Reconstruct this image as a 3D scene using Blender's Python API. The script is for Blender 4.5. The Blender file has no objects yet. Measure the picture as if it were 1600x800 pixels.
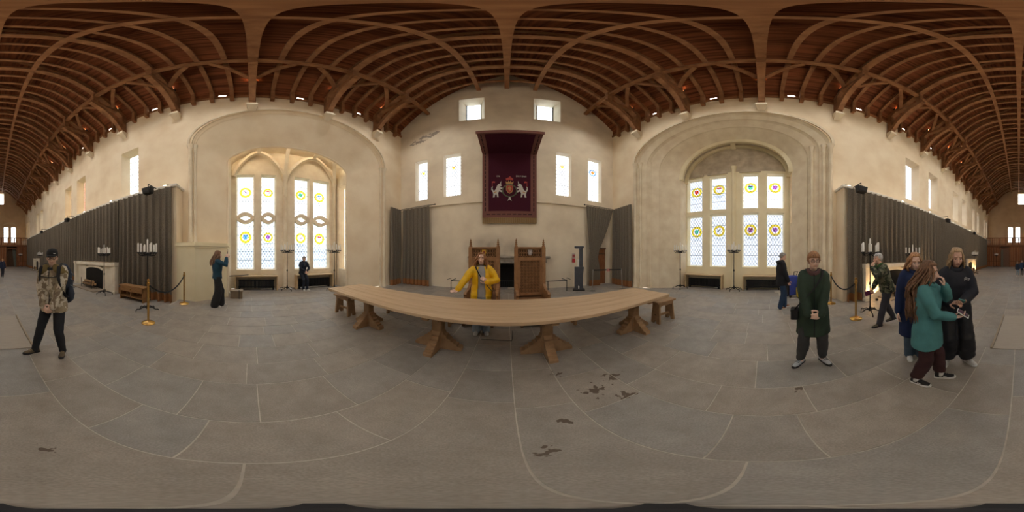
import bpy, bmesh, math, random
from mathutils import Vector, Matrix, noise
random.seed(7)
SC = bpy.context.scene
COL = SC.collection
PI = math.pi
R = math.radians
CAMZ = 1.63          # eye height above the dais
AX = 792.0           # pixel column of the hall's long axis (towards the dais wall)
HALL = -0.15         # floor level of the hall below the dais

# ------------------------------------------------------------------ camera
cam = bpy.data.cameras.new('camera'); camo = bpy.data.objects.new('camera', cam); COL.objects.link(camo)
camo.location = (0, 0, CAMZ); camo.rotation_euler = (PI/2, 0, -R((800-AX)*0.225))
cam.type = 'PANO'
try: cam.panorama_type = 'EQUIRECTANGULAR'
except Exception: cam.cycles.panorama_type = 'EQUIRECTANGULAR'
cam.clip_start = 0.02; cam.clip_end = 3000
SC.camera = camo

# ------------------------------------------------------------------ world, exposure
SKY = 5.0
w = bpy.data.worlds.new('overcast_sky'); SC.world = w; w.use_nodes = True
nt = w.node_tree; bg = nt.nodes['Background']
tc = nt.nodes.new('ShaderNodeTexCoord'); sp = nt.nodes.new('ShaderNodeSeparateXYZ')
rp = nt.nodes.new('ShaderNodeValToRGB'); nt.links.new(tc.outputs['Generated'], sp.inputs[0])
nt.links.new(sp.outputs['Z'], rp.inputs[0])
rp.color_ramp.elements[0].position = 0.0; rp.color_ramp.elements[0].color = (.93, .96, 1, 1)
rp.color_ramp.elements[1].position = 0.6; rp.color_ramp.elements[1].color = (1, .985, .96, 1)
nt.links.new(rp.outputs[0], bg.inputs['Color']); bg.inputs['Strength'].default_value = SKY
vs = SC.view_settings
vs.view_transform = 'Standard'; vs.look = 'None'; vs.gamma = 1; vs.use_curve_mapping = False
vs.exposure = 2.08
cy = SC.cycles
cy.max_bounces = 7; cy.diffuse_bounces = 5; cy.glossy_bounces = 2; cy.transmission_bounces = 3; cy.transparent_max_bounces = 10
cy.sample_clamp_indirect = 6; cy.caustics_reflective = False; cy.caustics_refractive = False
cy.use_denoising = True

def portal(loc, rot, sx, sy):
    l = bpy.data.lights.new('window_portal', 'AREA'); l.shape = 'RECTANGLE'; l.size = sx; l.size_y = sy
    l.cycles.is_portal = True
    o = bpy.data.objects.new('window_portal', l); COL.objects.link(o); o.location = loc; o.rotation_euler = rot
# daylight enters through the two great bay windows
for s in (-1, 1):
    portal((s*8.26, 1.7, 3.5), (0, s*PI/2, 0), 5.4, 5.8)

# ------------------------------------------------------------------ pixel helpers
def az(x): return R((x-AX)*0.225)
def el(y): return R((400-y)*0.225)
def at_floor(x, y, z=0.0):
    d = (CAMZ-z)/math.tan(-el(y)); return Vector((d*math.sin(az(x)), d*math.cos(az(x)), z))
def at_X(x, y, X):
    d = X/math.sin(az(x)); return Vector((X, d*math.cos(az(x)), CAMZ+d*math.tan(el(y))))
def at_Y(x, y, Y):
    d = Y/math.cos(az(x)); return Vector((d*math.sin(az(x)), Y, CAMZ+d*math.tan(el(y))))
def at_d(x, d, z=0.0): return Vector((d*math.sin(az(x)), d*math.cos(az(x)), z))

# ------------------------------------------------------------------ materials
def _n(nt, t, **k):
    n = nt.nodes.new(t)
    for a, b in k.items(): setattr(n, a, b)
    return n
MATS = {}
def mat(name, col, rough=.7, var=.12, scale=6, col2=None, bump=0.0, bscale=40, metal=0, spec=.4, stretch=None, coord='Object', island=False, detail=5, contrast=(.3,.7)):
    """procedural material: colour blotches by noise between col and col2 (or a darker col), fine bump"""
    if name in MATS: return MATS[name]
    m = bpy.data.materials.new(name); m.use_nodes = True; nt = m.node_tree; L = nt.links.new
    b = nt.nodes['Principled BSDF']; b.inputs['Roughness'].default_value = rough; b.inputs['Metallic'].default_value = metal
    b.inputs['Specular IOR Level'].default_value = spec
    tc = _n(nt, 'ShaderNodeTexCoord')
    src = tc.outputs[coord] if coord != 'World' else _n(nt, 'ShaderNodeNewGeometry').outputs['Position']
    mp = _n(nt, 'ShaderNodeMapping'); L(src, mp.inputs[0])
    if stretch: mp.inputs['Scale'].default_value = stretch
    nz = _n(nt, 'ShaderNodeTexNoise'); nz.inputs['Scale'].default_value = scale; nz.inputs['Detail'].default_value = detail
    L(mp.outputs[0], nz.inputs['Vector'])
    cr = _n(nt, 'ShaderNodeValToRGB'); L(nz.outputs['Fac'], cr.inputs[0])
    c2 = col2 if col2 else tuple(max(0, c*(1-var*2)) for c in col)
    cr.color_ramp.elements[0].position = contrast[0]; cr.color_ramp.elements[0].color = (*c2, 1)
    cr.color_ramp.elements[1].position = contrast[1]; cr.color_ramp.elements[1].color = (*col, 1)
    out = cr.outputs[0]
    if island:
        g = _n(nt, 'ShaderNodeNewGeometry'); oi = _n(nt, 'ShaderNodeObjectInfo')
        ad = _n(nt, 'ShaderNodeMath', operation='ADD'); L(g.outputs['Random Per Island'], ad.inputs[0]); L(oi.outputs['Random'], ad.inputs[1])
        fr = _n(nt, 'ShaderNodeMath', operation='FRACT'); L(ad.outputs[0], fr.inputs[0])
        hs = _n(nt, 'ShaderNodeHueSaturation'); L(out, hs.inputs['Color'])
        mr = _n(nt, 'ShaderNodeMapRange'); mr.inputs['To Min'].default_value = .8; mr.inputs['To Max'].default_value = 1.18
        L(fr.outputs[0], mr.inputs[0]); L(mr.outputs[0], hs.inputs['Value']); out = hs.outputs[0]
    L(out, b.inputs['Base Color'])
    if bump:
        n2 = _n(nt, 'ShaderNodeTexNoise'); n2.inputs['Scale'].default_value = bscale; n2.inputs['Detail'].default_value = 4; L(mp.outputs[0], n2.inputs['Vector'])
        bp = _n(nt, 'ShaderNodeBump'); bp.inputs['Strength'].default_value = bump; bp.inputs['Distance'].default_value = .02
        L(n2.outputs['Fac'], bp.inputs['Height']); L(bp.outputs[0], b.inputs['Normal'])
    MATS[name] = m; return m

def camo(name, cols, scale=14):
    if name in MATS: return MATS[name]
    m = bpy.data.materials.new(name); m.use_nodes = True; nt = m.node_tree; L = nt.links.new; b = nt.nodes['Principled BSDF']
    b.inputs['Roughness'].default_value = .85
    tc = _n(nt, 'ShaderNodeTexCoord'); prev = None
    for i, c in enumerate(cols[1:]):
        mp = _n(nt, 'ShaderNodeMapping'); mp.inputs['Location'].default_value = (i*3.7, i*1.3, i*9.1); L(tc.outputs['Object'], mp.inputs[0])
        nz = _n(nt, 'ShaderNodeTexNoise'); nz.inputs['Scale'].default_value = scale; nz.inputs['Detail'].default_value = 2; L(mp.outputs[0], nz.inputs['Vector'])
        gt = _n(nt, 'ShaderNodeMath', operation='GREATER_THAN'); gt.inputs[1].default_value = .54; L(nz.outputs['Fac'], gt.inputs[0])
        mx = _n(nt, 'ShaderNodeMix', data_type='RGBA'); L(gt.outputs[0], mx.inputs[0])
        if prev is None: mx.inputs[6].default_value = (*cols[0], 1)
        else: L(prev, mx.inputs[6])
        mx.inputs[7].default_value = (*c, 1); prev = mx.outputs[2]
    L(prev, b.inputs['Base Color']); MATS[name] = m; return m

def glass(name, tint, lead=True, pitch=.14, milk=.12):
    """leaded clear pane: transparent quarries in a diamond lead lattice"""
    if name in MATS: return MATS[name]
    m = bpy.data.materials.new(name); m.use_nodes = True; nt = m.node_tree; L = nt.links.new
    for n in list(nt.nodes):
        if n.type == 'BSDF_PRINCIPLED': nt.nodes.remove(n)
    out = nt.nodes['Material Output']
    tr = _n(nt, 'ShaderNodeBsdfTransparent'); tr.inputs[0].default_value = (*tint, 1)
    tl = _n(nt, 'ShaderNodeBsdfTranslucent'); tl.inputs[0].default_value = (.9, .9, .92, 1)
    mx = _n(nt, 'ShaderNodeMixShader'); mx.inputs[0].default_value = milk; L(tr.outputs[0], mx.inputs[1]); L(tl.outputs[0], mx.inputs[2])
    last = mx.outputs[0]
    if lead:
        tc = _n(nt, 'ShaderNodeTexCoord'); sx = _n(nt, 'ShaderNodeSeparateXYZ'); L(tc.outputs['Object'], sx.inputs[0])
        ab = []
        for sgn in (1, -1):
            a = _n(nt, 'ShaderNodeMath', operation='MULTIPLY_ADD'); a.inputs[1].default_value = .62*sgn
            L(sx.outputs['Z'], a.inputs[0])
            s2 = _n(nt, 'ShaderNodeMath', operation='ADD'); L(sx.outputs['X'], s2.inputs[0]); L(sx.outputs['Y'], s2.inputs[1])
            L(s2.outputs[0], a.inputs[2])
            d = _n(nt, 'ShaderNodeMath', operation='DIVIDE'); d.inputs[1].default_value = pitch; L(a.outputs[0], d.inputs[0])
            f = _n(nt, 'ShaderNodeMath', operation='PINGPONG'); f.inputs[1].default_value = .5; L(d.outputs[0], f.inputs[0])
            g = _n(nt, 'ShaderNodeMath', operation='LESS_THAN'); g.inputs[1].default_value = .09; L(f.outputs[0], g.inputs[0]); ab.append(g)
        mm = _n(nt, 'ShaderNodeMath', operation='MAXIMUM'); L(ab[0].outputs[0], mm.inputs[0]); L(ab[1].outputs[0], mm.inputs[1])
        df = _n(nt, 'ShaderNodeBsdfDiffuse'); df.inputs[0].default_value = (.12, .13, .15, 1)
        m2 = _n(nt, 'ShaderNodeMixShader'); L(mm.outputs[0], m2.inputs[0]); L(last, m2.inputs[1]); L(df.outputs[0], m2.inputs[2]); last = m2.outputs[0]
    L(last, out.inputs[0]); MATS[name] = m; return m

def emis(name, col, s):
    m = bpy.data.materials.new(name); m.use_nodes = True; b = m.node_tree.nodes['Principled BSDF']
    b.inputs['Emission Color'].default_value = (*col, 1); b.inputs['Emission Strength'].default_value = s; b.inputs['Base Color'].default_value = (*col, 1)
    MATS[name] = m; return m

# ------------------------------------------------------------------ mesh builder
class MB:
    def __init__(s): s.v = []; s.f = []
    def add(s, vs, fs):
        o = len(s.v); s.v += [tuple(p) for p in vs]; s.f += [tuple(i+o for i in f) for f in fs]; return s
    def box(s, x0, x1, y0, y1, z0, z1):
        return s.add([(x0,y0,z0),(x1,y0,z0),(x1,y1,z0),(x0,y1,z0),(x0,y0,z1),(x1,y0,z1),(x1,y1,z1),(x0,y1,z1)],
                     [(0,3,2,1),(4,5,6,7),(0,1,5,4),(1,2,6,5),(2,3,7,6),(3,0,4,7)])
    def obox(s, c, h, M=Matrix.Identity(3)):
        c = Vector(c); pts = [c + M @ Vector((a*h[0], b*h[1], d*h[2])) for d in (-1,1) for a, b in ((-1,-1),(1,-1),(1,1),(-1,1))]
        return s.add(pts, [(0,3,2,1),(4,5,6,7),(0,1,5,4),(1,2,6,5),(2,3,7,6),(3,0,4,7)])
    def beam(s, p, q, w, h, up=(0,0,1)):
        return s.sweep([p, q], [(-w/2,-h/2),(w/2,-h/2),(w/2,h/2),(-w/2,h/2)], up)
    def sweep(s, path, sec, up=(0,0,1), caps=True, scales=None, closed=False):
        P = [Vector(p) for p in path]; n = len(P); k = len(sec); rings = []; up = Vector(up)
        for i, p in enumerate(P):
            if closed: t = P[(i+1) % n]-P[i-1]
            else: t = P[min(i+1, n-1)]-P[max(i-1, 0)]
            t.normalize(); r = t.cross(up)
            if r.length < 1e-4: r = t.cross(Vector((0,1,0)) if abs(t.y) < .9 else Vector((1,0,0)))
            r.normalize(); u = r.cross(t)
            sc = scales[i] if scales else 1
            if not isinstance(sc, (tuple, list)): sc = (sc, sc)
            rings.append([p + r*a*sc[0] + u*b*sc[1] for a, b in sec])
        vs = [v for r_ in rings for v in r_]; fs = []
        for i in range(n if closed else n-1):
            j = (i+1) % n
            for a in range(k):
                b = (a+1) % k; fs.append((i*k+a, i*k+b, j*k+b, j*k+a))
        if caps and not closed: fs += [tuple(reversed(range(k))), tuple((n-1)*k+a for a in range(k))]
        return s.add(vs, fs)
    def tube(s, path, r, n=8, caps=True, up=(0,0,1), closed=False):
        sec = [(math.cos(2*PI*i/n), math.sin(2*PI*i/n)) for i in range(n)]
        sc = [r]*len(path) if not isinstance(r, (list, tuple)) else list(r)
        return s.sweep(path, sec, up, caps, sc, closed)
    def limb(s, path, r, n=10, up=(0,0,1)):
        """tube with rounded ends; r per point: number or (a, b)"""
        P = [Vector(p) for p in path]; rr = [(x, x) if not isinstance(x, (tuple, list)) else tuple(x) for x in r]
        d0 = (P[0]-P[1]).normalized(); d1 = (P[-1]-P[-2]).normalized(); m0 = min(rr[0]); m1 = min(rr[-1])
        P2 = [P[0]+d0*m0, P[0]+d0*m0*.7] + P + [P[-1]+d1*m1*.7, P[-1]+d1*m1]
        q = lambda x, k: (x[0]*k, x[1]*k)
        return s.tube(P2, [q(rr[0], .3), q(rr[0], .72)] + rr + [q(rr[-1], .72), q(rr[-1], .3)], n, True, up)
    def lathe(s, prof, n=16, c=(0,0,0), M=Matrix.Identity(3)):
        c = Vector(c); vs = []; fs = []; k = len(prof)
        for i in range(n):
            a = 2*PI*i/n
            for r, z in prof: vs.append(c + M @ Vector((r*math.cos(a), r*math.sin(a), z)))
        for i in range(n):
            j = (i+1) % n
            for a in range(k-1): fs.append((i*k+a, j*k+a, j*k+a+1, i*k+a+1))
        if prof[0][0] > 1e-4: fs.append(tuple(i*k for i in reversed(range(n))))
        if prof[-1][0] > 1e-4: fs.append(tuple(i*k+k-1 for i in range(n)))
        return s.add(vs, fs)
    def ell(s, c, r, n=12, m=8, M=Matrix.Identity(3)):
        c = Vector(c); vs = [c + M @ Vector((0,0,-r[2]))]; fs = []
        for j in range(1, m):
            b = -PI/2+PI*j/m
            for i in range(n):
                a = 2*PI*i/n; vs.append(c + M @ Vector((r[0]*math.cos(b)*math.cos(a), r[1]*math.cos(b)*math.sin(a), r[2]*math.sin(b))))
        vs.append(c + M @ Vector((0,0,r[2]))); t = len(vs)-1
        for i in range(n):
            k = (i+1) % n; fs.append((0, 1+k, 1+i)); fs.append((t, 1+(m-2)*n+i, 1+(m-2)*n+k))
            for j in range(m-2): fs.append((1+j*n+i, 1+j*n+k, 1+(j+1)*n+k, 1+(j+1)*n+i))
        return s.add(vs, fs)
    def prism(s, poly, o, u, v, w):
        """2-D polygon in frame (o, u, v) extruded by vector w"""
        o, u, v, w = Vector(o), Vector(u), Vector(v), Vector(w); n = len(poly)
        a = [o+u*p[0]+v*p[1] for p in poly]
        fs = [tuple(reversed(range(n))), tuple(range(n, 2*n))] + [(i, (i+1) % n, n+(i+1) % n, n+i) for i in range(n)]
        return s.add(a + [p+w for p in a], fs)
    def loft(s, rings, closed=True, caps=False):
        k = len(rings[0]); fs = []
        for i in range(len(rings)-1):
            for a in range(k if closed else k-1):
                b = (a+1) % k; fs.append((i*k+a, i*k+b, (i+1)*k+b, (i+1)*k+a))
        if caps: fs += [tuple(reversed(range(k))), tuple((len(rings)-1)*k+a for a in range(k))]
        return s.add([p for r in rings for p in r], fs)
    def mesh(s, name, smooth=False, bevel=0, recalc=True, angle=40):
        me = bpy.data.meshes.new(name); me.from_pydata(s.v, [], s.f)
        if recalc or bevel:
            bm = bmesh.new(); bm.from_mesh(me)
            if recalc: bmesh.ops.recalc_face_normals(bm, faces=bm.faces)
            if bevel:
                ed = [e for e in bm.edges if len(e.link_faces) == 2 and e.calc_face_angle(0) > .5]
                bmesh.ops.bevel(bm, geom=ed, offset=bevel, segments=1, affect='EDGES', clamp_overlap=True)
            bm.to_mesh(me); bm.free()
        if smooth:
            for p in me.polygons: p.use_smooth = True
            if angle: me.set_sharp_from_angle(angle=R(angle))
        return me
    def build(s, name, m, parent=None, smooth=False, bevel=0, loc=None, recalc=True, angle=40):
        return link(name, s.mesh(name, smooth, bevel, recalc, angle), m, parent, loc)

def link(name, me, m, parent=None, loc=None):
    o = bpy.data.objects.new(name, me); COL.objects.link(o)
    if m is not None and not me.materials: me.materials.append(m)
    if parent: o.parent = parent
    if loc is not None: o.location = loc
    return o
def tag(o, label=None, cat=None, group=None, kind=None):
    if label: o['label'] = label
    if cat: o['category'] = cat
    if group: o['group'] = group
    if kind: o['kind'] = kind
    return o
def thing(name, label, cat, loc=(0,0,0), rz=0, group=None):
    o = bpy.data.objects.new(name, None); COL.objects.link(o); o.location = loc; o.rotation_euler = (0, 0, rz); o.empty_display_size = .1
    return tag(o, label, cat, group)
def dup(o, parent=None, loc=None, rz=None, label=None, keep=None):
    c = o.copy(); COL.objects.link(c); c.parent = parent
    if loc is not None: c.location = loc
    if rz is not None: c.rotation_euler = (0, 0, rz)
    if label: c['label'] = label
    for ch in [x for x in o.children]:
        if keep is None or keep(ch): dup(ch, c)
    return c
def arc(cx, cz, rx, rz, a0, a1, n):
    return [(cx+rx*math.cos(R(a0+(a1-a0)*i/n)), cz+rz*math.sin(R(a0+(a1-a0)*i/n))) for i in range(n+1)]

# palette
PL = mat('cream_limewash', (.86, .74, .56), .9, scale=.9, col2=(.76, .62, .44), bump=.25, bscale=9, coord='World', contrast=(.32,.62), spec=.2)
PLG = mat('grey_limewash', (.80, .70, .55), .9, scale=.8, col2=(.66, .56, .43), bump=.25, bscale=9, coord='World', contrast=(.3,.62), spec=.2)
ST = mat('dressed_stone', (.80, .71, .55), .85, scale=2.2, col2=(.68, .57, .42), bump=.2, bscale=18, coord='World', spec=.2)
STG = mat('weathered_stone', (.60, .52, .40), .9, scale=2.5, col2=(.40, .33, .25), bump=.4, bscale=14, coord='World', spec=.2)
STY = mat('buff_plinth_stone', (.84, .76, .55), .85, scale=1.5, col2=(.76, .67, .46), bump=.15, bscale=14, coord='World', spec=.2)
OAK = mat('roof_oak', (.34, .165, .075), .75, scale=3, col2=(.21, .095, .042), bump=.15, bscale=22, coord='World', spec=.2)
OAKD = mat('roof_boards_oak', (.26, .088, .036), .8, scale=2, col2=(.11, .036, .016), bump=.5, bscale=9, stretch=(1, .25, 6), coord='World', contrast=(.36,.6), spec=.15)
TBL = mat('table_oak', (.60, .44, .28), .5, scale=3, col2=(.48, .335, .20), stretch=(.35, 5, 1), bump=.05, bscale=30, spec=.4)
LEG = mat('trestle_oak', (.38, .24, .13), .6, scale=7, col2=(.27, .16, .08), bump=.1, bscale=30)
THR = mat('throne_oak', (.36, .19, .085), .5, scale=9, col2=(.25, .125, .052), bump=.05)
DKW = mat('dark_carved_oak', (.15, .08, .04), .6, scale=9)
DOORW = mat('door_pine', (.30, .12, .045), .6, scale=5, col2=(.2, .075, .03), stretch=(3, 3, .6))
IRON = mat('black_iron', (.02, .02, .022), .5, metal=.5, scale=20, var=.2)
BLK = mat('black_plastic', (.018, .018, .02), .5, scale=10)
BRASS = mat('polished_brass', (.72, .45, .14), .25, metal=1, scale=8, var=.08)
WAX = mat('white_wax', (.85, .83, .78), .5, scale=20, var=.04)
CURT = mat('grey_brown_wool_curtain', (.215, .185, .15), .95, scale=34, col2=(.14, .12, .095), bump=.25, bscale=60, contrast=(.35,.65), spec=.1)
FRNG = mat('rust_fringe', (.36, .17, .07), .95, scale=30, col2=(.22, .10, .045), stretch=(6,6,.6), spec=.1)
LEAD = mat('lead_bar', (.20, .22, .26), .6, scale=10)
MORT = mat('pale_joint_mortar', (.57, .52, .45), .9, scale=14, coord='World')
# ================================================================== FLOOR
def stone_floor():
    m = bpy.data.materials.new('sandstone_flag'); m.use_nodes = True; nt = m.node_tree; L = nt.links.new; b = nt.nodes['Principled BSDF']
    g = _n(nt, 'ShaderNodeNewGeometry'); oi = _n(nt, 'ShaderNodeObjectInfo')
    ad = _n(nt, 'ShaderNodeMath', operation='ADD'); L(g.outputs['Random Per Island'], ad.inputs[0]); L(oi.outputs['Random'], ad.inputs[1])
    fr = _n(nt, 'ShaderNodeMath', operation='FRACT'); L(ad.outputs[0], fr.inputs[0])
    cr = _n(nt, 'ShaderNodeValToRGB'); L(fr.outputs[0], cr.inputs[0]); cr.color_ramp.interpolation = 'LINEAR'
    els = cr.color_ramp.elements
    els[0].position = 0; els[0].color = (0.299, 0.267, 0.231, 1); els[1].position = 1; els[1].color = (0.283, 0.267, 0.246, 1)
    for p, c in ((.2, (0.326, 0.287, 0.245)), (.4, (0.267, 0.248, 0.225)), (.6, (0.315, 0.275, 0.233)), (.8, (0.298, 0.278, 0.253))):
        e = els.new(p); e.color = (*c, 1)
    nz = _n(nt, 'ShaderNodeTexNoise'); nz.inputs['Scale'].default_value = 3.5; nz.inputs['Detail'].default_value = 8; nz.inputs['Roughness'].default_value = .7; L(g.outputs['Position'], nz.inputs['Vector'])
    mr = _n(nt, 'ShaderNodeMapRange'); mr.inputs['From Min'].default_value = .3; mr.inputs['From Max'].default_value = .7; mr.inputs['To Min'].default_value = .8; mr.inputs['To Max'].default_value = 1.15; L(nz.outputs['Fac'], mr.inputs[0])
    n4 = _n(nt, 'ShaderNodeTexNoise'); n4.inputs['Scale'].default_value = 90; n4.inputs['Detail'].default_value = 3; L(g.outputs['Position'], n4.inputs['Vector'])
    m4 = _n(nt, 'ShaderNodeMapRange'); m4.inputs['From Min'].default_value = .35; m4.inputs['From Max'].default_value = .65; m4.inputs['To Min'].default_value = .88; m4.inputs['To Max'].default_value = 1.1; L(n4.outputs['Fac'], m4.inputs[0])
    mu = _n(nt, 'ShaderNodeMath', operation='MULTIPLY'); L(mr.outputs[0], mu.inputs[0]); L(m4.outputs[0], mu.inputs[1])
    # dark damp spill marks on the dais
    prev = None
    for (cx, cy, r, th) in ((.78, 1.30, .34, .50), (1.08, 1.42, .30, .53), (.95, 1.05, .25, .53), (.15, .62, .22, .54), (.55, 1.75, .22, .57), (-.2, -.62, .2, .58), (1.5, -.35, .16, .56), (.35, .95, .16, .56)):
        d = _n(nt, 'ShaderNodeVectorMath', operation='DISTANCE'); d.inputs[1].default_value = (cx, cy, 0); L(g.outputs['Position'], d.inputs[0])
        f = _n(nt, 'ShaderNodeMapRange'); f.inputs['From Min'].default_value = 0; f.inputs['From Max'].default_value = r; f.inputs['To Min'].default_value = .62-th+.5; f.inputs['To Max'].default_value = 0.05; L(d.outputs['Value'], f.inputs[0])
        if prev is None: prev = f.outputs[0]
        else:
            mx = _n(nt, 'ShaderNodeMath', operation='MAXIMUM'); L(prev, mx.inputs[0]); L(f.outputs[0], mx.inputs[1]); prev = mx.outputs[0]
    n3 = _n(nt, 'ShaderNodeTexNoise'); n3.inputs['Scale'].default_value = 15; n3.inputs['Detail'].default_value = 2; L(g.outputs['Position'], n3.inputs['Vector'])
    sm = _n(nt, 'ShaderNodeMath', operation='ADD'); L(n3.outputs['Fac'], sm.inputs[0]); L(prev, sm.inputs[1])
    st = _n(nt, 'ShaderNodeMapRange'); st.inputs['From Min'].default_value = 1.0; st.inputs['From Max'].default_value = 1.03; L(sm.outputs[0], st.inputs[0])
    m1 = _n(nt, 'ShaderNodeMix', data_type='RGBA', blend_type='MULTIPLY'); m1.inputs[0].default_value = 1; L(cr.outputs[0], m1.inputs[6]); L(mu.outputs[0], m1.inputs[7])
    m2 = _n(nt, 'ShaderNodeMix', data_type='RGBA'); L(st.outputs[0], m2.inputs[0]); L(m1.outputs[2], m2.inputs[6]); m2.inputs[7].default_value = (.11, .08, .058, 1)
    L(m2.outputs[2], b.inputs['Base Color']); b.inputs['Roughness'].default_value = .5; b.inputs['Specular IOR Level'].default_value = .35
    bp = _n(nt, 'ShaderNodeBump'); bp.inputs['Strength'].default_value = .12; bp.inputs['Distance'].default_value = .02; L(nz.outputs['Fac'], bp.inputs['Height']); L(bp.outputs[0], b.inputs['Normal'])
    return m
FLG = stone_floor()
DE = -2.55
mb = MB(); mb.box(-8.2, 8.2, DE, 8.2, -.5, -.003)
floor = mb.build('floor', MORT); tag(floor, 'raised stone dais floor of large grey brown flagstones', 'floor', kind='structure')
mb = MB(); mb.box(-6.2, 6.2, -32, DE-.001, -.6, HALL-.003)
hall = mb.build('floor.001', MORT); tag(hall, 'long lower hall floor of grey flagstones beyond the dais step', 'floor', kind='structure')
# courses run along the hall; joint positions of the near ones read off the photograph
CX = [-8.1, -7.5, -6.9, -6.3, -5.75, -5.2, -4.6, -4.1, -3.55, -3.1, -2.6, -2.1, -1.63, -1.0, -.5, .06, .52, 1.09, 1.55, 2.17, 2.7, 3.2, 3.75, 4.3, 4.8, 5.4, 5.95, 6.5, 7.1, 7.6, 8.1]
KN = {-1.0: [-1.6, -.78, -.26, .58, 1.4], -1.63: [-2.0, -1.25, -.49, .06, .77, 1.5], -.5: [-1.4, -.02, 1.3], .06: [-1.1, .05, 1.2], .52: [-1.35, -.23, .2, 1.02], 1.09: [-1.3, -.38, .4, 1.2]}
ub = MB().box(-.5, .5, -.5, .5, -1, 0).mesh('flagstone'); ub.materials.append(FLG)
slabs = []
for i in range(len(CX)-1):
    a, b_ = CX[i], CX[i+1]; js = list(KN.get(a, []))
    y = js[-1] if js else 7.85; lo = js[0] if js else None
    if not js: js = [7.85+random.uniform(-.6, 0)]; lo = js[0]
    else:
        while js[-1] < 7.85: js.append(js[-1]+random.uniform(.6, 1.15))
    while js[0] > DE: js.insert(0, js[0]-random.uniform(.6, 1.15))
    js = [max(DE, j) for j in js]; js[-1] = 8.1 if js[-1] < 8.1 else js[-1]
    if abs((a+b_)/2) > 6: js = [j for j in js if -1.3 < j < 6] or [-1.2, 5.5]
    for j0, j1 in zip(js, js[1:]):
        if j1-j0 < .12: continue
        slabs.append(((a+b_)/2, (j0+j1)/2, b_-a-.009, j1-j0-.009, 0))
hs = []
x = -5.5; 
while x < 5.4:
    wd = random.uniform(.48, .62); y = DE-random.uniform(0, .5); hs.append((x+wd/2, (y+DE)/2, wd-.008, DE-y-.008, HALL)) if DE-y > .15 else None
    while y > -27:
        ln = random.uniform(.6, 1.2); hs.append((x+wd/2, y-ln/2, wd-.008, ln-.008, HALL)); y -= ln
    x += wd
slabs.sort(key=lambda s: s[0]**2+s[1]**2); hs.sort(key=lambda s: s[0]**2+s[1]**2)
def lay(lst, n, par):
    rest = MB()
    for k, (cx, cy_, sx, sy, z) in enumerate(lst):
        dz = random.uniform(-.0015, .0015)
        if k < n:
            o = link('flagstone', ub, None, par, (cx, cy_, z+dz)); o.scale = (sx, sy, .05)
        else: rest.box(cx-sx/2, cx+sx/2, cy_-sy/2, cy_+sy/2, z-.05, z+dz)
    if rest.v: tag(rest.build('flagstone_field', FLG, par, recalc=False), kind='stuff')
lay(slabs, 240, floor); lay(hs, 60, hall)
# sloping timber access ramp from the hall up to the dais
RAMPM = mat('grey_ramp_boards', (.40, .355, .30), .7, scale=5, col2=(.33, .295, .25), stretch=(1, 14, 1))
t = thing('access_ramp', 'pale grey access ramp with a narrow edge strip leading down from the dais', 'ramp', (-.09, 0, 0))
a0, a1 = DE+.03, -4.6
MB().add([(-.5,a0,.012),(.5,a0,.012),(.5,a1,HALL+.01),(-.5,a1,HALL+.01),(-.5,a0,HALL),(.5,a0,HALL),(.5,a1,HALL),(-.5,a1,HALL)],
         [(0,1,2,3),(4,7,6,5),(0,3,7,4),(1,5,6,2),(0,4,5,1),(2,6,7,3)]).build('ramp_board', RAMPM, t)
for s in (-1, 1):
    MB().beam((s*.52, a0, .01), (s*.52, a1, HALL+.02), .035, .05).build('edge_strip', mat('buff_edge_strip', (.36, .29, .21), .6), t)

# ================================================================== WALLS
def grid_wall(mb, axis, c, u0, u1, z0, z1, holes):
    us = sorted({u0, u1, *[h[0] for h in holes], *[h[1] for h in holes]}); zs = sorted({z0, z1, *[h[2] for h in holes], *[h[3] for h in holes]})
    us = [u for u in us if u0 <= u <= u1]; zs = [z for z in zs if z0 <= z <= z1]
    P = (lambda u, z: (c, u, z)) if axis == 'X' else (lambda u, z: (u, c, z))
    for a, b in zip(us, us[1:]):
        for d, e in zip(zs, zs[1:]):
            m, n = (a+b)/2, (d+e)/2
            if any(h[0] < m < h[1] and h[2] < n < h[3] for h in holes): continue
            mb.add([P(a, d), P(b, d), P(b, e), P(a, e)], [(0, 1, 2, 3)])
def reveal(mb, axis, c, c2, h, sp=0.0, sill=None):
    """splayed reveal from the hole h in plane c to the smaller glass rectangle in plane c2"""
    u0, u1, z0, z1 = h; g = (u0+sp, u1-sp, z0+(sill if sill is not None else sp), z1-sp)
    P = (lambda q, u, z: (q, u, z)) if axis == 'X' else (lambda q, u, z: (u, q, z))
    A = [P(c, u0, z0), P(c, u1, z0), P(c, u1, z1), P(c, u0, z1)]; B = [P(c2, g[0], g[2]), P(c2, g[1], g[2]), P(c2, g[1], g[3]), P(c2, g[0], g[3])]
    mb.add(A+B, [(i, (i+1) % 4, 4+(i+1) % 4, 4+i) for i in range(4)]); return g
GL = glass('leaded_clear_glass', (.098, .103, .109), True, .15)
GLB = glass('leaded_cool_glass', (.088, .104, .123), True, .15)
GLW = glass('leaded_warm_glass', (.13, .097, .062), True, .15)
GLP = glass('plain_clear_glass', (.13, .155, .165), False)
GLH = glass('leaded_bright_glass', (.125, .128, .132), True, .15, milk=.04)
GLHW = glass('leaded_bright_warm_glass', (.15, .105, .062), True, .15, milk=.04)
WIN = 0
def tinted(name, c): return glass('stained_glass_'+name, c, False, milk=.04)
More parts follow.
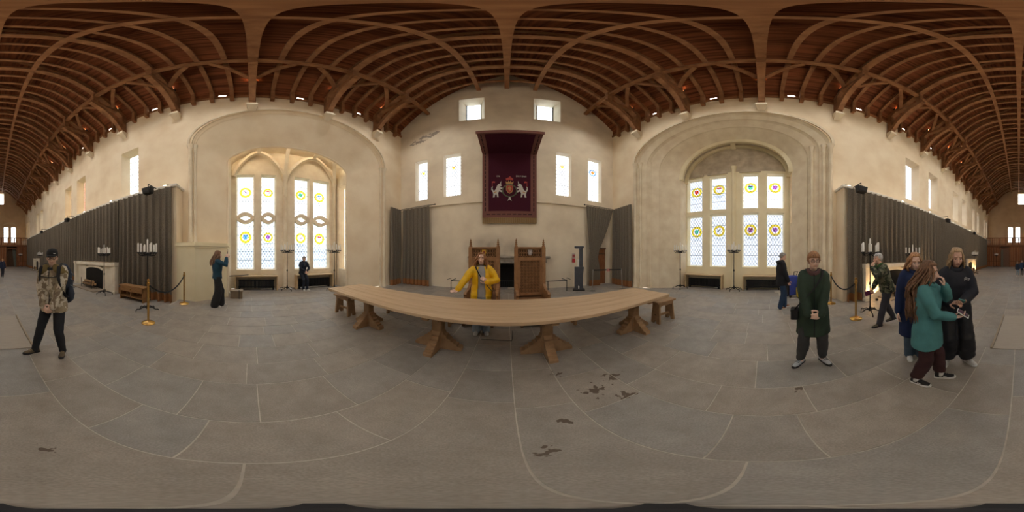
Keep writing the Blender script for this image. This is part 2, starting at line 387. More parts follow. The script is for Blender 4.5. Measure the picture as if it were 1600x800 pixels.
CG = {'yellow': tinted('yellow', (.80, .58, .006)), 'red': tinted('red', (.70, .045, .03)), 'purple': tinted('purple', (.30, .06, .36)), 'blue': tinted('blue', (.07, .26, .70)),
      'green': tinted('green', (.05, .42, .24)), 'white': tinted('white', (.9, .9, .9)), 'black': tinted('black', (.03, .03, .06)), 'orange': tinted('orange', (.85, .32, .006)), 'grey': tinted('grey', (.45, .50, .58))}
def new_window(label, loc):
    global WIN; WIN += 1
    o = bpy.data.objects.new('window_%d' % WIN, None); COL.objects.link(o); o.location = loc; o.empty_display_size = .1
    return tag(o, label, 'window', kind='structure')
def pane(win, axis, c, g, m=GL, bars=4, roundel=None, inward=1):
    """glass rectangle g=(u0,u1,z0,z1) in plane c with saddle bars and a heraldic roundel (u,z,r,ring,shield colours)"""
    L0 = Vector(win.location)
    P = (lambda q, u, z: Vector((q, u, z))-L0) if axis == 'X' else (lambda q, u, z: Vector((u, q, z))-L0)
    u0, u1, z0, z1 = g
    p = MB().add([P(c, u0, z0), P(c, u1, z0), P(c, u1, z1), P(c, u0, z1)], [(0,1,2,3)]).build('pane', m, win, recalc=False)
    e = .03*inward
    for i in range(bars):
        z = z0+(z1-z0)*(i+1)/(bars+1)
        MB().tube([P(c+e, u0, z), P(c+e, u1, z)], .011, 5).build('saddle_bar', LEAD, win)
    if roundel:
        ru, rz, rr, ring, cols = roundel
        def disc(r0, r1, q, sx=1, n=28, a0=0):
            vs = [P(q, ru+r0*math.cos(2*PI*i/n), rz+r0*math.sin(2*PI*i/n)) for i in range(n)] + [P(q, ru+r1*math.cos(2*PI*i/n), rz+r1*math.sin(2*PI*i/n)) for i in range(n)]
            return MB().add(vs, [(i, (i+1) % n, n+(i+1) % n, n+i) for i in range(n)])
        rd = disc(rr*.66, rr, c+e*.5).build('roundel', CG[ring], win, recalc=False)
        disc(rr*.60, rr*.66, c+e*.55).build('roundel_rim', CG['orange'] if ring == 'yellow' else CG['yellow'], rd, recalc=False)
        sh = [(-.5,.52),(0,.52),(.5,.52),(.5,0),(.36,-.36),(0,-.6),(-.36,-.36),(-.5,0)]; k = rr*.78
        q = lambda pts: MB().add([P(c+e*.6, ru+a*k, rz+b*k) for a, b in pts], [tuple(range(len(pts)))])
        q(sh).build('shield', CG[cols[0]], rd, recalc=False)
        k *= .999; e *= 1.2
        if cols[2] == 'q':   # quartered
            q([(-.5,.52),(0,.52),(0,0),(-.5,0)]).build('shield_charge', CG[cols[1]], rd, recalc=False); q([(0,0),(.5,0),(.36,-.36),(0,-.6)]).build('shield_charge', CG[cols[1]], rd, recalc=False)
        elif cols[2] == 'c': q([(-.5,.52),(.5,.52),(.5,.2),(-.5,.2)]).build('shield_charge', CG[cols[1]], rd, recalc=False)
        elif cols[2] == 'b': q([(-.5,.52),(-.25,.52),(.5,-.1),(.36,-.36)]).build('shield_charge', CG[cols[1]], rd, recalc=False)
        else: q([(-.25,.25),(0,.05),(.25,.25),(.1,-.1),(.06,-.45),(-.06,-.45),(-.1,-.1)]).build('shield_charge', CG[cols[1]], rd, recalc=False)
        for dz in (-1.25, -1.5):
            w_ = rr*(.9 if dz > -1.4 else .6)
            MB().add([P(c+e*.5, ru-w_, rz+dz*rr), P(c+e*.5, ru, rz+dz*rr-.03), P(c+e*.5, ru+w_, rz+dz*rr), P(c+e*.5, ru+w_, rz+dz*rr+.035), P(c+e*.5, ru, rz+dz*rr+.01), P(c+e*.5, ru-w_, rz+dz*rr+.035)], [(0,1,4,5),(1,2,3,4)]).build('inscription_scroll', CG['grey'], win, recalc=False)
    return p

WX, LX, END, FAR = 6.0, 5.42, 7.9, -31.6
WTOP = 10.45
def ell_curve(yc, h, spring, crown, n=28):
    return [(yc-h, 0), (yc-h, spring*.5), (yc-h, spring)] + [(yc-h*math.cos(PI*i/n), spring+(crown-spring)*math.sin(PI*i/n)) for i in range(1, n)] + [(yc+h, spring), (yc+h, spring*.5), (yc+h, 0)]
BAYS = {-1: dict(o=(2.01, 4.28, 6.8, 9.2), i=(1.80, 2.76, 6.1, 7.15), xin=6.95, xw=7.95),
        1: dict(o=(1.65, 4.25, 6.95, 8.95), i=(1.36, 2.68, 5.85, 8.0), xin=7.3, xw=7.95)}
LEFTW = [(-6.1,-4.95), (-10.9,-9.65), (-13.05,-11.8), (-20.85,-19.65), (-22.95,-21.75), (-28.6,-27.6), (-30.6,-29.6)]
RIGHTW = [(-8.55,-7.2), (-11.0,-9.7), (-15.4,-14.0), (-18.0,-16.5), (-21.6,-20.4), (-24.0,-22.7), (-28.4,-27.2), (-30.4,-29.2)]
for s, nm in ((-1, 'left'), (1, 'right')):
    B = BAYS[s]; yc, h, spg, crn = B['o']; oc = ell_curve(*B['o']); ic = ell_curve(*B['i'])
    wins = LEFTW if s < 0 else RIGHTW; zz = (4.62, 7.78) if s < 0 else (5.1, 8.12)
    holes = [(a, b, *zz) for a, b in wins] + [(yc-h, yc+h, 0, crn)]
    mb = MB(); grid_wall(mb, 'X', s*WX, FAR, END, -.2, WTOP, holes)
    mb.f = [f for f in mb.f]
    for a, b in zip(oc, oc[1:]):
        if abs(a[0]-b[0]) > 1e-6: mb.add([(s*WX, a[0], a[1]), (s*WX, b[0], b[1]), (s*WX, b[0], crn), (s*WX, a[0], crn)], [(0,1,2,3)])
    if s < 0:   # shallow blocked window
        nh = (-16.5, -15.1, 4.9, 7.3); mb2 = MB(); ap = [(-.7,0),(.7,0),(.7,1.9)] + [(.7*math.cos(R(q)), 1.9+.55*math.sin(R(q))) for q in range(15, 180, 15)] + [(-.7,1.9)]
    gl = [reveal(mb, 'X', s*WX, s*(WX+.55), hh, .12, .05) for hh in holes[:-1]]
    wl = mb.build('wall_'+nm, PL, recalc=False)
    tag(wl, 'cream limewashed long wall with tall %s bay arch and high windows' % ('window' if s < 0 else 'stepped'), 'wall', kind='structure')
    for k, g in enumerate(gl):
        wn = new_window('tall leaded window high in the %s long wall' % ('hall\'s fireplace bench' if False else nm), (s*(WX+.55), (g[0]+g[1])/2, g[2]))
        wn['label'] = 'tall narrow leaded window high above the grey curtains, bay %d along the %s' % (k+1, 'wall with the pale log fireplace' if s < 0 else 'wall with the glowing fireplace')
        pane(wn, 'X', s*(WX+.55), g, GLHW if (s < 0 and k in (1, 2)) else GLH, 6, inward=-s)
        portal((s*(WX+.54), (g[0]+g[1])/2, (g[2]+g[3])/2), (0, s*PI/2, 0), g[3]-g[2], g[1]-g[0])
    if s < 0:
        MB().sweep([(-5.99, -15.8+p_[0], 4.9+p_[1]) for p_ in ap], [(-.04,-.03),(.04,-.03),(.02,.03),(-.02,.03)], (1,0,0), closed=True).build('blind_niche_moulding', PL, wl)
    # lower thick wall behind the curtains with a projecting ledge
    y1 = -2.66 if s < 0 else -2.9
    mb = MB(); mb.box(min(s*LX, s*6.05), max(s*LX, s*6.05), FAR, y1, HALL-.05, 4.36)
    mb.build('wall_'+nm+'_lower', PL, wl)
    MB().box(min(s*(LX-.1), s*6.02), max(s*(LX-.1), s*6.02), FAR, y1+.06, 4.36, 4.48).build('ledge', mat('pale_ledge_paint', (.82,.78,.70), .6), wl, bevel=.02)
    # splayed, moulded soffit of the bay arch
    if s < 0: prof = [(0,-.06),(.0,0),(.02,.03),(.035,.0),(.05,.04),(.07,.07),(.085,.05),(.10,.09),(.5,.5),(.93,.88),(.95,.9),(.96,.86),(.985,.87),(1,.95)]
    else: prof = [(0,-.05),(0,0),(.02,.05),(.035,.02),(.07,.1),(.26,.24),(.275,.30),(.295,.27),(.33,.36),(.56,.58),(.575,.64),(.595,.61),(.63,.70),(1,1.3)]
    rings = [[Vector((s*(WX+d), a[0]+(b[0]-a[0])*q, a[1]+(b[1]-a[1])*q)) for a, b in zip(oc, ic)] for q, d in prof]
    MB().loft(rings, closed=False).build('bay_arch_soffit', ST if s > 0 else PL, wl, recalc=False, smooth=True, angle=25)
    # hood mould above the arch
    hm = [(p[0]+(p[0]-yc)*.035, p[1]+(.12 if p[1] > spg else 0)) for p in oc[2:-2]]
    MB().sweep([(s*(WX-.01), p[0], p[1]) for p in hm], [(-.07,-.05),(.07,-.05),(.04,.05),(-.04,.05)], (1,0,0)).build('hood_mould', ST, wl)
    # slender shafts with capital and base at the arch jambs
    for e in (-1, 1):
        for k, (dy, rad) in enumerate(((.05, .085), (-.12, .06)) if s < 0 else ((.03, .09), (-.2, .075), (-.62, .07))):
            yy = yc+e*(h+dy); xx = s*(WX-.03+max(0, -dy)*.7); z0 = 2.12 if (s < 0 and e < 0) else 0
            MB().lathe([(rad*1.6, 0), (rad*1.6, .1), (rad*1.15, .2), (rad*1.3, .24), (rad, .3), (rad, spg-z0-.35), (rad*1.2, spg-z0-.3), (rad, spg-z0-.25), (rad*1.7, spg-z0-.06), (rad*1.8, spg-z0)], 10, (xx, yy, z0)).build('jamb_shaft', ST, wl, smooth=True)
    # the bay itself: window wall, side walls, vault
    yc2, h2, sp2, cr2 = B['i']; y0, y1b = yc2-h2, yc2+h2; xw = s*B['xw']; xi = s*B['xin']
    if s < 0:
        U = [(-.72, .17), (.50, 1.24), (2.19, 3.0), (3.20, 4.15)]; zr = [(.95, 5.98)]
    else:
        U = [(3.10, 3.98), (1.84, 2.69), (.22, 1.03), (-1.05, -.18)]; zr = [(1.08, 3.80), (4.05, 6.05)]
    holes = [(a, b, c, d) for a, b in U for c, d in zr]
    mb = MB(); grid_wall(mb, 'X', xw, y0-.1, y1b+.1, 0, 6.2 if s > 0 else cr2+.6, holes)
    if s > 0:
        m9 = MB(); grid_wall(m9, 'X', xw, y0-.1, y1b+.1, 6.2, cr2+.6, []); m9.build('lunette', STG, wl, recalc=False)
        for (ya, yb) in ((1.75, 2.8), (3.0, 4.05), (.1, 1.15)): MB().box(xw-.07, xw+.05, ya, yb, 6.12, 6.24).build('rough_lintel', STG, wl)
    gs = [reveal(mb, 'X', xw, xw+s*.3, q, .045) for q in holes]
    bw = mb.build('bay_window_wall', ST if s < 0 else STY, wl, recalc=False)
    # vault and side walls
    ra = .35
    vc = [(p[0], p[1]+(ra if p[1] > sp2+.01 else ra)) for p in ic[2:-2]] if s < 0 else [(p[0], p[1]) for p in ic[2:-2]]
    MB().loft([[Vector((xi, a, b)) for a, b in vc], [Vector((xw, a, b)) for a, b in vc]], closed=False).build('bay_vault', ST if s < 0 else STG, wl, recalc=False, smooth=True)
    sh = [(6.98, 7.62, .95, 5.6)] if s < 0 else [(7.4, 7.8, 3.2, 6.0)]
    for e, yy in ((-1, y0), (1, y1b)):
        mb = MB(); hh = [((-q[1] if s < 0 else q[0]), (-q[0] if s < 0 else q[1]), q[2], q[3]) for q in sh] if (s < 0 and e > 0) or (s > 0 and e < 0) else []
        grid_wall(mb, 'Y', yy, min(xi, xw), max(xi, xw), 0, sp2+ra+.02, hh)
        g2 = [reveal(mb, 'Y', yy, yy+e*.35, q, .04) for q in hh]
        mb.build('bay_side_wall', ST, wl, recalc=False)
        for g in g2:
            wn = new_window('narrow leaded side window of the %s bay with an orange shield' % ('looped tracery' if s < 0 else 'stepped arch'), ((g[0]+g[1])/2, yy+e*.35, g[2]))
            pane(wn, 'Y', yy+e*.35, g, GLW, 6, ((g[0]+g[1])/2, 4.6 if s < 0 else 5.3, .2, 'red' if s < 0 else 'yellow', ('orange', 'white', 'q')), inward=-e)
            if s < 0: pane(wn, 'Y', yy+e*.34, (g[0], g[1], g[2], g[2]+.01), GLW, 0, ((g[0]+g[1])/2, 2.4, .2, 'yellow', ('white', 'red', 'c')), inward=-e)
    MB().add([(xi,y0-1,sp2),(xi,y1b+1,sp2),(xi,y1b+1,10.4),(xi,y0-1,10.4)] , [(0,1,2,3)]) # (outer face left open)
    # windows, one per pair of lights
    lab = {-1: ['two light bay window with looped tracery beyond the woman in black trousers', 'two light bay window with looped tracery behind the seated man'],
           1: ['two light bay window with straight transom beside the corner candelabrum', 'two light bay window with straight transom behind the standing man in jeans']}[s]
    shields = {-1: [[('white','purple','b'),('blue','white','q')], [('purple','white','q'),('white','red','c')], [('green','white','y'),('white','purple','y')], [('white','red','c'),('white','blue','c')]],
               1: [[('red','orange','q'),('green','white','c')], [('white','red','c'),('white','black','b')], [('green','purple','c'),('purple','yellow','q')], [('purple','white','c'),('purple','white','q')]]}[s]
    for k in range(2):
        wn = new_window(lab[k], (xw+s*.3, (U[2*k][0]+U[2*k+1][1])/2, 1))
        for j in (2*k, 2*k+1):
            if s < 0:
                g = gs[j]; u = (g[0]+g[1])/2; zc = 3.55; rr = min(.30, (g[1]-g[0])*.39)
                pane(wn, 'X', xw+s*.3, (g[0], g[1], zc, g[3]), GL, 4, (u, 5.0, rr, 'yellow', shields[j][1] if j % 2 else shields[j][0]), inward=-s)
                pane(wn, 'X', xw+s*.3, (g[0], g[1], g[2], zc), GLB, 5, (u, 2.58, rr, 'yellow', shields[j][0] if j % 2 else shields[j][1]), inward=-s)
                L0 = Vector(wn.location)
                for q in (-1, 1):
                    pth = [Vector((xw+s*.17, g[0]-.03+(g[1]-g[0]+.06)*i/12, zc+q*(.24*math.sin(PI*i/12)-.02)))-L0 for i in range(13)]
                    MB().sweep(pth, [(-.12,-.085),(.12,-.085),(.09,.085),(-.09,.085)], (0,0,1)).build('tracery_loop', ST, wn)
            else:
                for q in range(2):
                    g = gs[j*2+q]; u = (g[0]+g[1])/2; rr = .31
                    pane(wn, 'X', xw+s*.3, g, GLB if (q == 0 or j < 2) else GL, 4 if q == 0 else 3, (u, 2.95 if q == 0 else 5.3, rr, 'yellow', shields[j][1-q]), inward=-s)
    # window wall extras: centre shaft, ribs
    if s < 0:
        MB().lathe([(.16,0),(.16,.2),(.11,.35),(.11,5.55),(.17,5.75),(.2,5.95)], 12, (xw+.06, 1.68, 0)).build('window_shaft', ST, wl, smooth=True)
        MB().lathe([(.1,0),(.1,5.6),(.15,5.9)], 10, (xw+.06, 4.42, 0)).build('window_shaft', ST, wl, smooth=True)
        sec = [(-.09,-.08),(.09,-.08),(.05,.09),(-.05,.09)]
        def rib(p, q, bow, n=10):
            P, Q = Vector(p), Vector(q); pts = []
            for i in range(n+1):
                f = i/n; v = P.lerp(Q, f); v.z = P.z+(Q.z-P.z)*math.sin(f*PI/2)**bow if bow else v.z; pts.append(v)
            MB().sweep(pts, sec, (0,0,1)).build('vault_rib', ST, wl)
        cz = 7.2; x2 = -7.55
        for (ya, yb) in ((-.85, 1.62), (1.74, 4.42)):
            ym = (ya+yb)/2
            rib((xw+.1, ya, 5.85), (x2, ym, cz), .8); rib((xw+.1, yb, 5.85), (x2, ym, cz), .8)
            rib((x2, ym, cz), (-6.95, ym, cz+.12), 0)
        rib((xw+.1, 1.68, 5.95), (-6.95, 1.68, 7.45), .8)
        rib((xw+.1, 4.42, 5.85), (-6.95, 3.9, 6.9), .8)
    else:
        sec = [(-.14,-.1),(.14,-.1),(.1,.1),(-.1,.1)]
        MB().sweep([(xw-.08, p[0]+(yc2-p[0])*.02, p[1]-.03) for p in ic[2:-2]], sec, (1,0,0)).build('vault_rib', STY, wl)
        MB().sweep([(xi+.05, p[0]+(yc2-p[0])*.01, p[1]-.03) for p in ic[2:-2]], sec, (1,0,0)).build('vault_rib', STY, wl)
        MB().beam((xi, 1.42, 8.02), (xw, 1.42, 7.9), .22, .2).build('vault_rib', STY, wl)
        MB().lathe([(.14,0),(.14,.2),(.1,.3),(.1,6.3),(.17,6.5)], 12, (xw-.06, 1.43, 0)).build('window_shaft', STY, wl, smooth=True)
    # timber sill shelf with boxed cast-iron radiator under each pair of lights
    SILL = mat('pale_sill_board', (.62, .46, .27), .5, scale=6, stretch=(4,.5,1))
    for k in range(2):
        ya, yb = U[2*k][0], U[2*k+1][1]; ya, yb = min(ya, yb, U[2*k+1][0])-.02, max(ya, yb, U[2*k][1])+.02
        if s > 0: ya += .12; yb -= .1
        t = thing('radiator', '', 'radiator', (xw-s*.24, (ya+yb)/2, 0))
        t['label'] = {(-1,0): 'black finned radiator boxed under the sill by the low barrier rail', (-1,1): 'black finned radiator boxed under the sill where the man sits', (1,0): 'black finned radiator boxed under the sill beside the corner candelabrum', (1,1): 'black finned radiator boxed under the sill behind the man in jeans'}[(s, k)]
        hl = (yb-ya)/2; n = 26; mb = MB()
        for i in range(n):
            y = -hl+.2+(2*hl-.4)*i/(n-1); mb.box(-.08, .08, y-.022, y+.022, .1, .5)
        mb.box(-.04, .04, -hl+.15, hl-.15, .14, .18); mb.box(-.04, .04, -hl+.15, hl-.15, .43, .47)
        mb.build('fins', IRON, t)
        for y in (-hl+.2, hl-.2): MB().box(-.07, .07, y-.03, y+.03, 0, .12).build('foot', IRON, t)
        MB().box(-.24, .24, -hl, hl, .66, .71).build('sill_board', SILL, t, bevel=.008)
        for y in (-hl, hl-.05): MB().box(-.22, .2, y, y+.05, 0, .66).build('side_board', SILL, t)
# rear-left pier stands on a splayed plinth
pl = [(-5.42,-2.66), (-5.33,-1.9), (-6.28,-.93), (-6.95,-.93), (-6.95,-2.66)]
wl = bpy.data.objects['wall_left']
MB().prism(pl, (0,0,-.15), (1,0,0), (0,1,0), (0,0,2.05)).build('pier_plinth', STY, wl)
def grow(poly, d):
    c = Vector((sum(p[0] for p in poly)/len(poly), sum(p[1] for p in poly)/len(poly)))
    return [tuple(c+(Vector(p)-c)*(1+d)) for p in poly]
MB().prism(grow(pl, .07), (0,0,1.98), (1,0,0), (0,1,0), (0,0,.05)).build('plinth_moulding', STY, wl)
MB().prism(grow(pl, .03), (0,0,1.9), (1,0,0), (0,1,0), (0,0,.22)).build('plinth_cap', STY, wl)
for yy in (-1.55,):
    MB().lathe([(.05,0),(.05,.3),(.035,.4),(.035,1.9)], 8, (-6.3, -.9, 0)).build('jamb_shaft', ST, wl, smooth=True)

# ------------------------------------------------------------------ dais end wall
def rectY(x0, x1, y0, y1, Y):
    a = at_Y(x0, (y0+y1)/2, Y); b = at_Y(x1, (y0+y1)/2, Y); xm = (x0+x1)/2
    return (a.x, b.x, at_Y(xm, y1, Y).z, at_Y(xm, y0, Y).z)
lan = [rectY(649, 668, 251, 313, END), rectY(693, 720, 241, 306, END), rectY(869, 893, 239, 306, END), rectY(919, 940, 249, 315, END)]
top = [rectY(717, 757, 154, 187, END), rectY(834, 876, 156, 188, END)]
dr = rectY(921, 946, 388, 447, END); dr = (dr[0], dr[1], 0, dr[3])
fp = (-1.0, 1.2, 0, 1.25)
mb = MB(); grid_wall(mb, 'Y', END, -6.1, 6.1, -.2, 17.8, lan+top+[dr, fp])
gl = [reveal(mb, 'Y', END, END+.3, q, .05, .02) for q in lan]; gt = [reveal(mb, 'Y', END, END+.6, q, .26, .02) for q in top]
reveal(mb, 'Y', END, END+.35, dr, 0)
reveal(mb, 'Y', END, END+.6, fp, .1, 0)
PLE = PLG.copy(); PLE.name = 'gable_limewash'; nt = PLE.node_tree; L = nt.links.new; bs = nt.nodes['Principled BSDF']; src = bs.inputs['Base Color'].links[0].from_socket
ge = _n(nt, 'ShaderNodeNewGeometry'); prev = None
for (cx, cz, rx, rz) in ((-.9, 2.0, 1.3, .75), (.5, 1.9, 1.5, .6), (.2, 1.5, 2.2, .5)):   # old hearth smoke
    mp = _n(nt, 'ShaderNodeMapping'); mp.inputs['Location'].default_value = (-cx/rx, 0, -cz/rz); mp.inputs['Scale'].default_value = (1/rx, 0, 1/rz); L(ge.outputs['Position'], mp.inputs[0])
    ln = _n(nt, 'ShaderNodeVectorMath', operation='LENGTH'); L(mp.outputs[0], ln.inputs[0])
    mr = _n(nt, 'ShaderNodeMapRange'); mr.inputs['From Min'].default_value = 1.1; mr.inputs['From Max'].default_value = .2; L(ln.outputs['Value'], mr.inputs[0])
    if prev is None: prev = mr.outputs[0]
    else: mx = _n(nt, 'ShaderNodeMath', operation='MAXIMUM'); L(prev, mx.inputs[0]); L(mr.outputs[0], mx.inputs[1]); prev = mx.outputs[0]
nz = _n(nt, 'ShaderNodeTexNoise'); nz.inputs['Scale'].default_value = 2.3; nz.inputs['Detail'].default_value = 6; L(ge.outputs['Position'], nz.inputs['Vector'])
mu = _n(nt, 'ShaderNodeMath', operation='MULTIPLY'); L(prev, mu.inputs[0]); L(nz.outputs['Fac'], mu.inputs[1])
mi = _n(nt, 'ShaderNodeMix', data_type='RGBA'); L(mu.outputs[0], mi.inputs[0]); L(src, mi.inputs[6]); mi.inputs[7].default_value = (.22, .19, .16, 1); L(mi.outputs[2], bs.inputs['Base Color'])
we = mb.build('wall_end', PLE, recalc=False); tag(we, 'tall limewashed gable wall behind the two wooden thrones', 'wall', kind='structure')
MB().box(-6.0, dr[0]-.02, END-.09, END+.01, 4.35, 4.45).build('ledge', PLG, we); MB().box(dr[0]-.02, 6.0, END-.09, END+.01, 4.35, 4.45).build('ledge', PLG, we)
names = ['narrow lancet window with a blue wreath roundel nearest the blistered plaster patch', 'lancet window with a gold crown badge beside the tapestry and blistered plaster', 'lancet window with a bright gold crown between tapestry and kiosk side', 'narrow lancet window with a blue garland above the tied curtain']
spec = [('grey', ('yellow','white','c')), ('white', ('yellow','orange','c')), ('white', ('yellow','orange','c')), ('blue', ('orange','red','q'))]
for k, g in enumerate(gl):
    wn = new_window(names[k], ((g[0]+g[1])/2, END+.3, g[2])); portal(((g[0]+g[1])/2, END+.29, (g[2]+g[3])/2), (-PI/2, 0, 0), g[1]-g[0], g[3]-g[2]); pane(wn, 'Y', END+.3, g, GLH, 3, ((g[0]+g[1])/2, g[3]-(g[3]-g[2])*.3, .24, spec[k][0], spec[k][1]), inward=-1)
for k, g in enumerate(gt):
    wn = new_window(['small square gable window above the blistered plaster side', 'small square gable window above the fire kiosk side'][k], ((g[0]+g[1])/2, END+.6, g[2]))
    pane(wn, 'Y', END+.6, g, GLP, 3, inward=-1)
    for u in (g[0], g[1]): MB().box(u-.03-wn.location.x, u+.03-wn.location.x, -.06, 0, 0, g[3]-g[2]).build('window_frame', LEAD, wn)
# blistered plaster and soot
PATCH = mat('bare_rubble', (.42, .36, .30), .95, scale=6, col2=(.30, .25, .20), bump=.6, bscale=12, coord='World')
pc = at_Y(662, 217, END-.004); n = 40; up_ = []; lo_ = []
for i in range(n+1):   # one ragged-edged area where the plaster has fallen off, with islands left on it
    f = i/n; w_ = .34*math.sin(PI*f)**.7; x = pc.x-.95+1.95*f; zc = pc.z-.28+.62*f
    up_.append((x, zc+w_*(.75+.6*noise.noise((i*.45, 1.3, 0))))); lo_.append((x, zc-w_*(.75+.6*noise.noise((i*.45, 8.3, 0)))))
MB().prism(up_+lo_[-2:0:-1], (0,END-.006,0), (1,0,0), (0,0,1), (0,-.004,0)).build('bare_stone_patch', PATCH, we, recalc=False)
for dx, dz, r in ((-.35,-.02,.13),(.1,-.05,.16),(.35,.2,.12),(-.6,-.2,.08)):
    MB().prism([(pc.x+dx+r*1.4*(1+.4*noise.noise((k_, dx*9, 0)))*math.cos(2*PI*k_/12), pc.z+dz+r*.7*(1+.4*noise.noise((k_, dx*9, 3)))*math.sin(2*PI*k_/12)) for k_ in range(12)], (0,END-.012,0), (1,0,0), (0,0,1), (0,-.004,0)).build('plaster_flake', PLG, we, recalc=False)
# door in the end wall
d1 = MB().box(dr[0], dr[1], END+.06, END+.12, 0, dr[3]-.05).build('door_1', DOORW); tag(d1, 'dark orange panelled wooden door behind the tied curtain', 'door', kind='structure')
MB().box(dr[0]-.02, dr[1]+.02, END-.02, END+.1, dr[3]-.06, dr[3]+.04).build('door_lintel', DKW, d1)
for x in (dr[0]+.03, dr[1]-.09): MB().box(x, x+.06, END+.03, END+.07, .05, dr[3]-.1).build('door_stile', DOORW, d1)
MB().box(dr[0], dr[1], END+.03, END+.07, dr[3]*.83, dr[3]*.87).build('door_rail', DKW, d1)
# far end wall beyond the gallery
def farX(px): return FAR*math.tan(az(px))
def farz(py): return CAMZ+abs(FAR)*math.tan(el(py))
fw = [(-1.75,-2.65),(-3.2,-4.1),(2.1,1.2),(.65,-.25)]; fh = [(min(a,b), max(a,b), 4.3, 7.3) for a, b in fw]; ft = (-1.8, .2, 12.0, 14.4)
mb = MB(); grid_wall(mb, 'Y', FAR, -6.1, 6.1, -.3, 17.8, fh+[ft]); gg = [reveal(mb, 'Y', FAR, FAR-.4, q, .03) for q in fh]; g5 = reveal(mb, 'Y', FAR, FAR-.4, ft, .1)
FARM = mat('ochre_far_limewash', (.78, .60, .40), .9, scale=.7, col2=(.66, .48, .30), coord='World', spec=.2)
wf = mb.build('wall_far', FARM, recalc=False); tag(wf, 'distant ochre gable wall beyond the gallery', 'wall', kind='structure')
for k, q in enumerate((gg[:2], gg[2:])):
    wn = new_window(['pale blue paired window beyond the gallery over the curtained doorway', 'pale blue paired window beyond the gallery over the wooden door'][k], ((q[0][0]+q[1][1])/2, FAR-.4, 4.3))
    for g in q: pane(wn, 'Y', FAR-.4, g, GLP, 5, inward=1)
    cx = wn.location.x; zz = 7.3
    MB().sweep([(u-cx, .42, 3.4+.45*math.sin(PI*(i/10))) for i, u in enumerate([cx-1.35+2.7*i/10 for i in range(11)])], [(-.08,-.05),(.08,-.05),(.08,.05),(-.08,.05)], (0,1,0)).build('hood_mould', ST, wn)
wn = new_window('single bright window high in the distant gable', ((g5[0]+g5[1])/2, FAR-.4, 12.1)); pane(wn, 'Y', FAR-.4, g5, GLP, 4, inward=1)

# ================================================================== ROOF
EAV = 11.02
PROF = [(5.86, 11.12), (5.3, 11.62), (4.75, 12.12), (4.2, 12.66), (3.7, 13.2), (3.2, 13.72), (2.7, 14.15), (2.1, 14.5), (1.4, 14.74), (.7, 14.86), (0, 14.9)]
FULL = PROF + [(-x, z) for x, z in PROF[-2::-1]]
RIDGE = 17.6
mb = MB()
for s in (-1, 1):
    mb.add([(s*6.06, END+.1, EAV), (s*6.06, FAR-.1, EAV), (0, FAR-.1, RIDGE), (0, END+.1, RIDGE)], [(0,1,2,3)])
    mb.add([(s*6.0, END, EAV-.02), (s*6.0, FAR, EAV-.02), (s*6.08, FAR, EAV-.02), (s*6.08, END, EAV-.02)], [(0,1,2,3)])
ceil = mb.build('ceiling', OAKD, recalc=False); tag(ceil, 'steep boarded oak roof with hammerbeam trusses and arched ribs', 'ceiling', kind='structure')
TR = [5.7, 3.0] + [.05-2.95*i for i in range(11)]
RY = []
for a, b in zip(TR, TR[1:]): RY += [a+(b-a)*k/4 for k in (1, 2, 3)]
RY += [5.7+.74, 5.7+1.48]; RY += [TR[-1]-.74, TR[-1]-1.48]
sl = [(RY[i]+.36, RY[i]+.06) for i in range(0, len(RY)) if i % 3 != 0]
for s in (-1, 1):   # eaves boards with ventilation slits
    mb = MB(); hl = [(y-.52, y-.24, 10.70, 10.76) for k_, y in enumerate(sorted(RY)) if k_ % 3 == 1]
    hl = [h for h in hl if h[0] > FAR]; hl2 = []
    for h in hl:
        if not hl2 or h[0] > hl2[-1][1]+.05: hl2.append(h)
    grid_wall(mb, 'X', s*6.0, FAR, END, WTOP, EAV, hl2); mb.build('eaves_board', OAKD, ceil, recalc=False)
    MB().box(min(s*5.93, s*6.02), max(s*5.93, s*6.02), FAR, END, WTOP-.02, WTOP+.14).build('wall_plate', OAK, ceil)
    for (x, z, w_, h_) in ((4.12, 12.2, .2, .2), (1.38, 14.62, .2, .2)):
        MB().box(s*x-w_/2, s*x+w_/2, FAR, END, z-h_/2, z+h_/2).build('purlin', OAK, ceil)
MB().box(-.11, .11, FAR, END, 14.66, 14.86).build('ridge_purlin', OAK, ceil)
S4 = lambda d, w_: [(-d/2,-w_/2),(d/2,-w_/2),(d/2,w_/2),(-d/2,w_/2)]
mb = MB(); mb.sweep([(x, 0, z) for x, z in FULL], S4(.19, .15), (0,1,0))
for s in (-1, 1): mb.box(min(s*5.78, s*5.98), max(s*5.78, s*5.98), -.075, .075, 10.02, 11.2)
ribm = mb.mesh('arched_rib'); ribm.materials.append(OAK)
for y in RY: link('arched_rib', ribm, None, ceil, (0, y, 0))
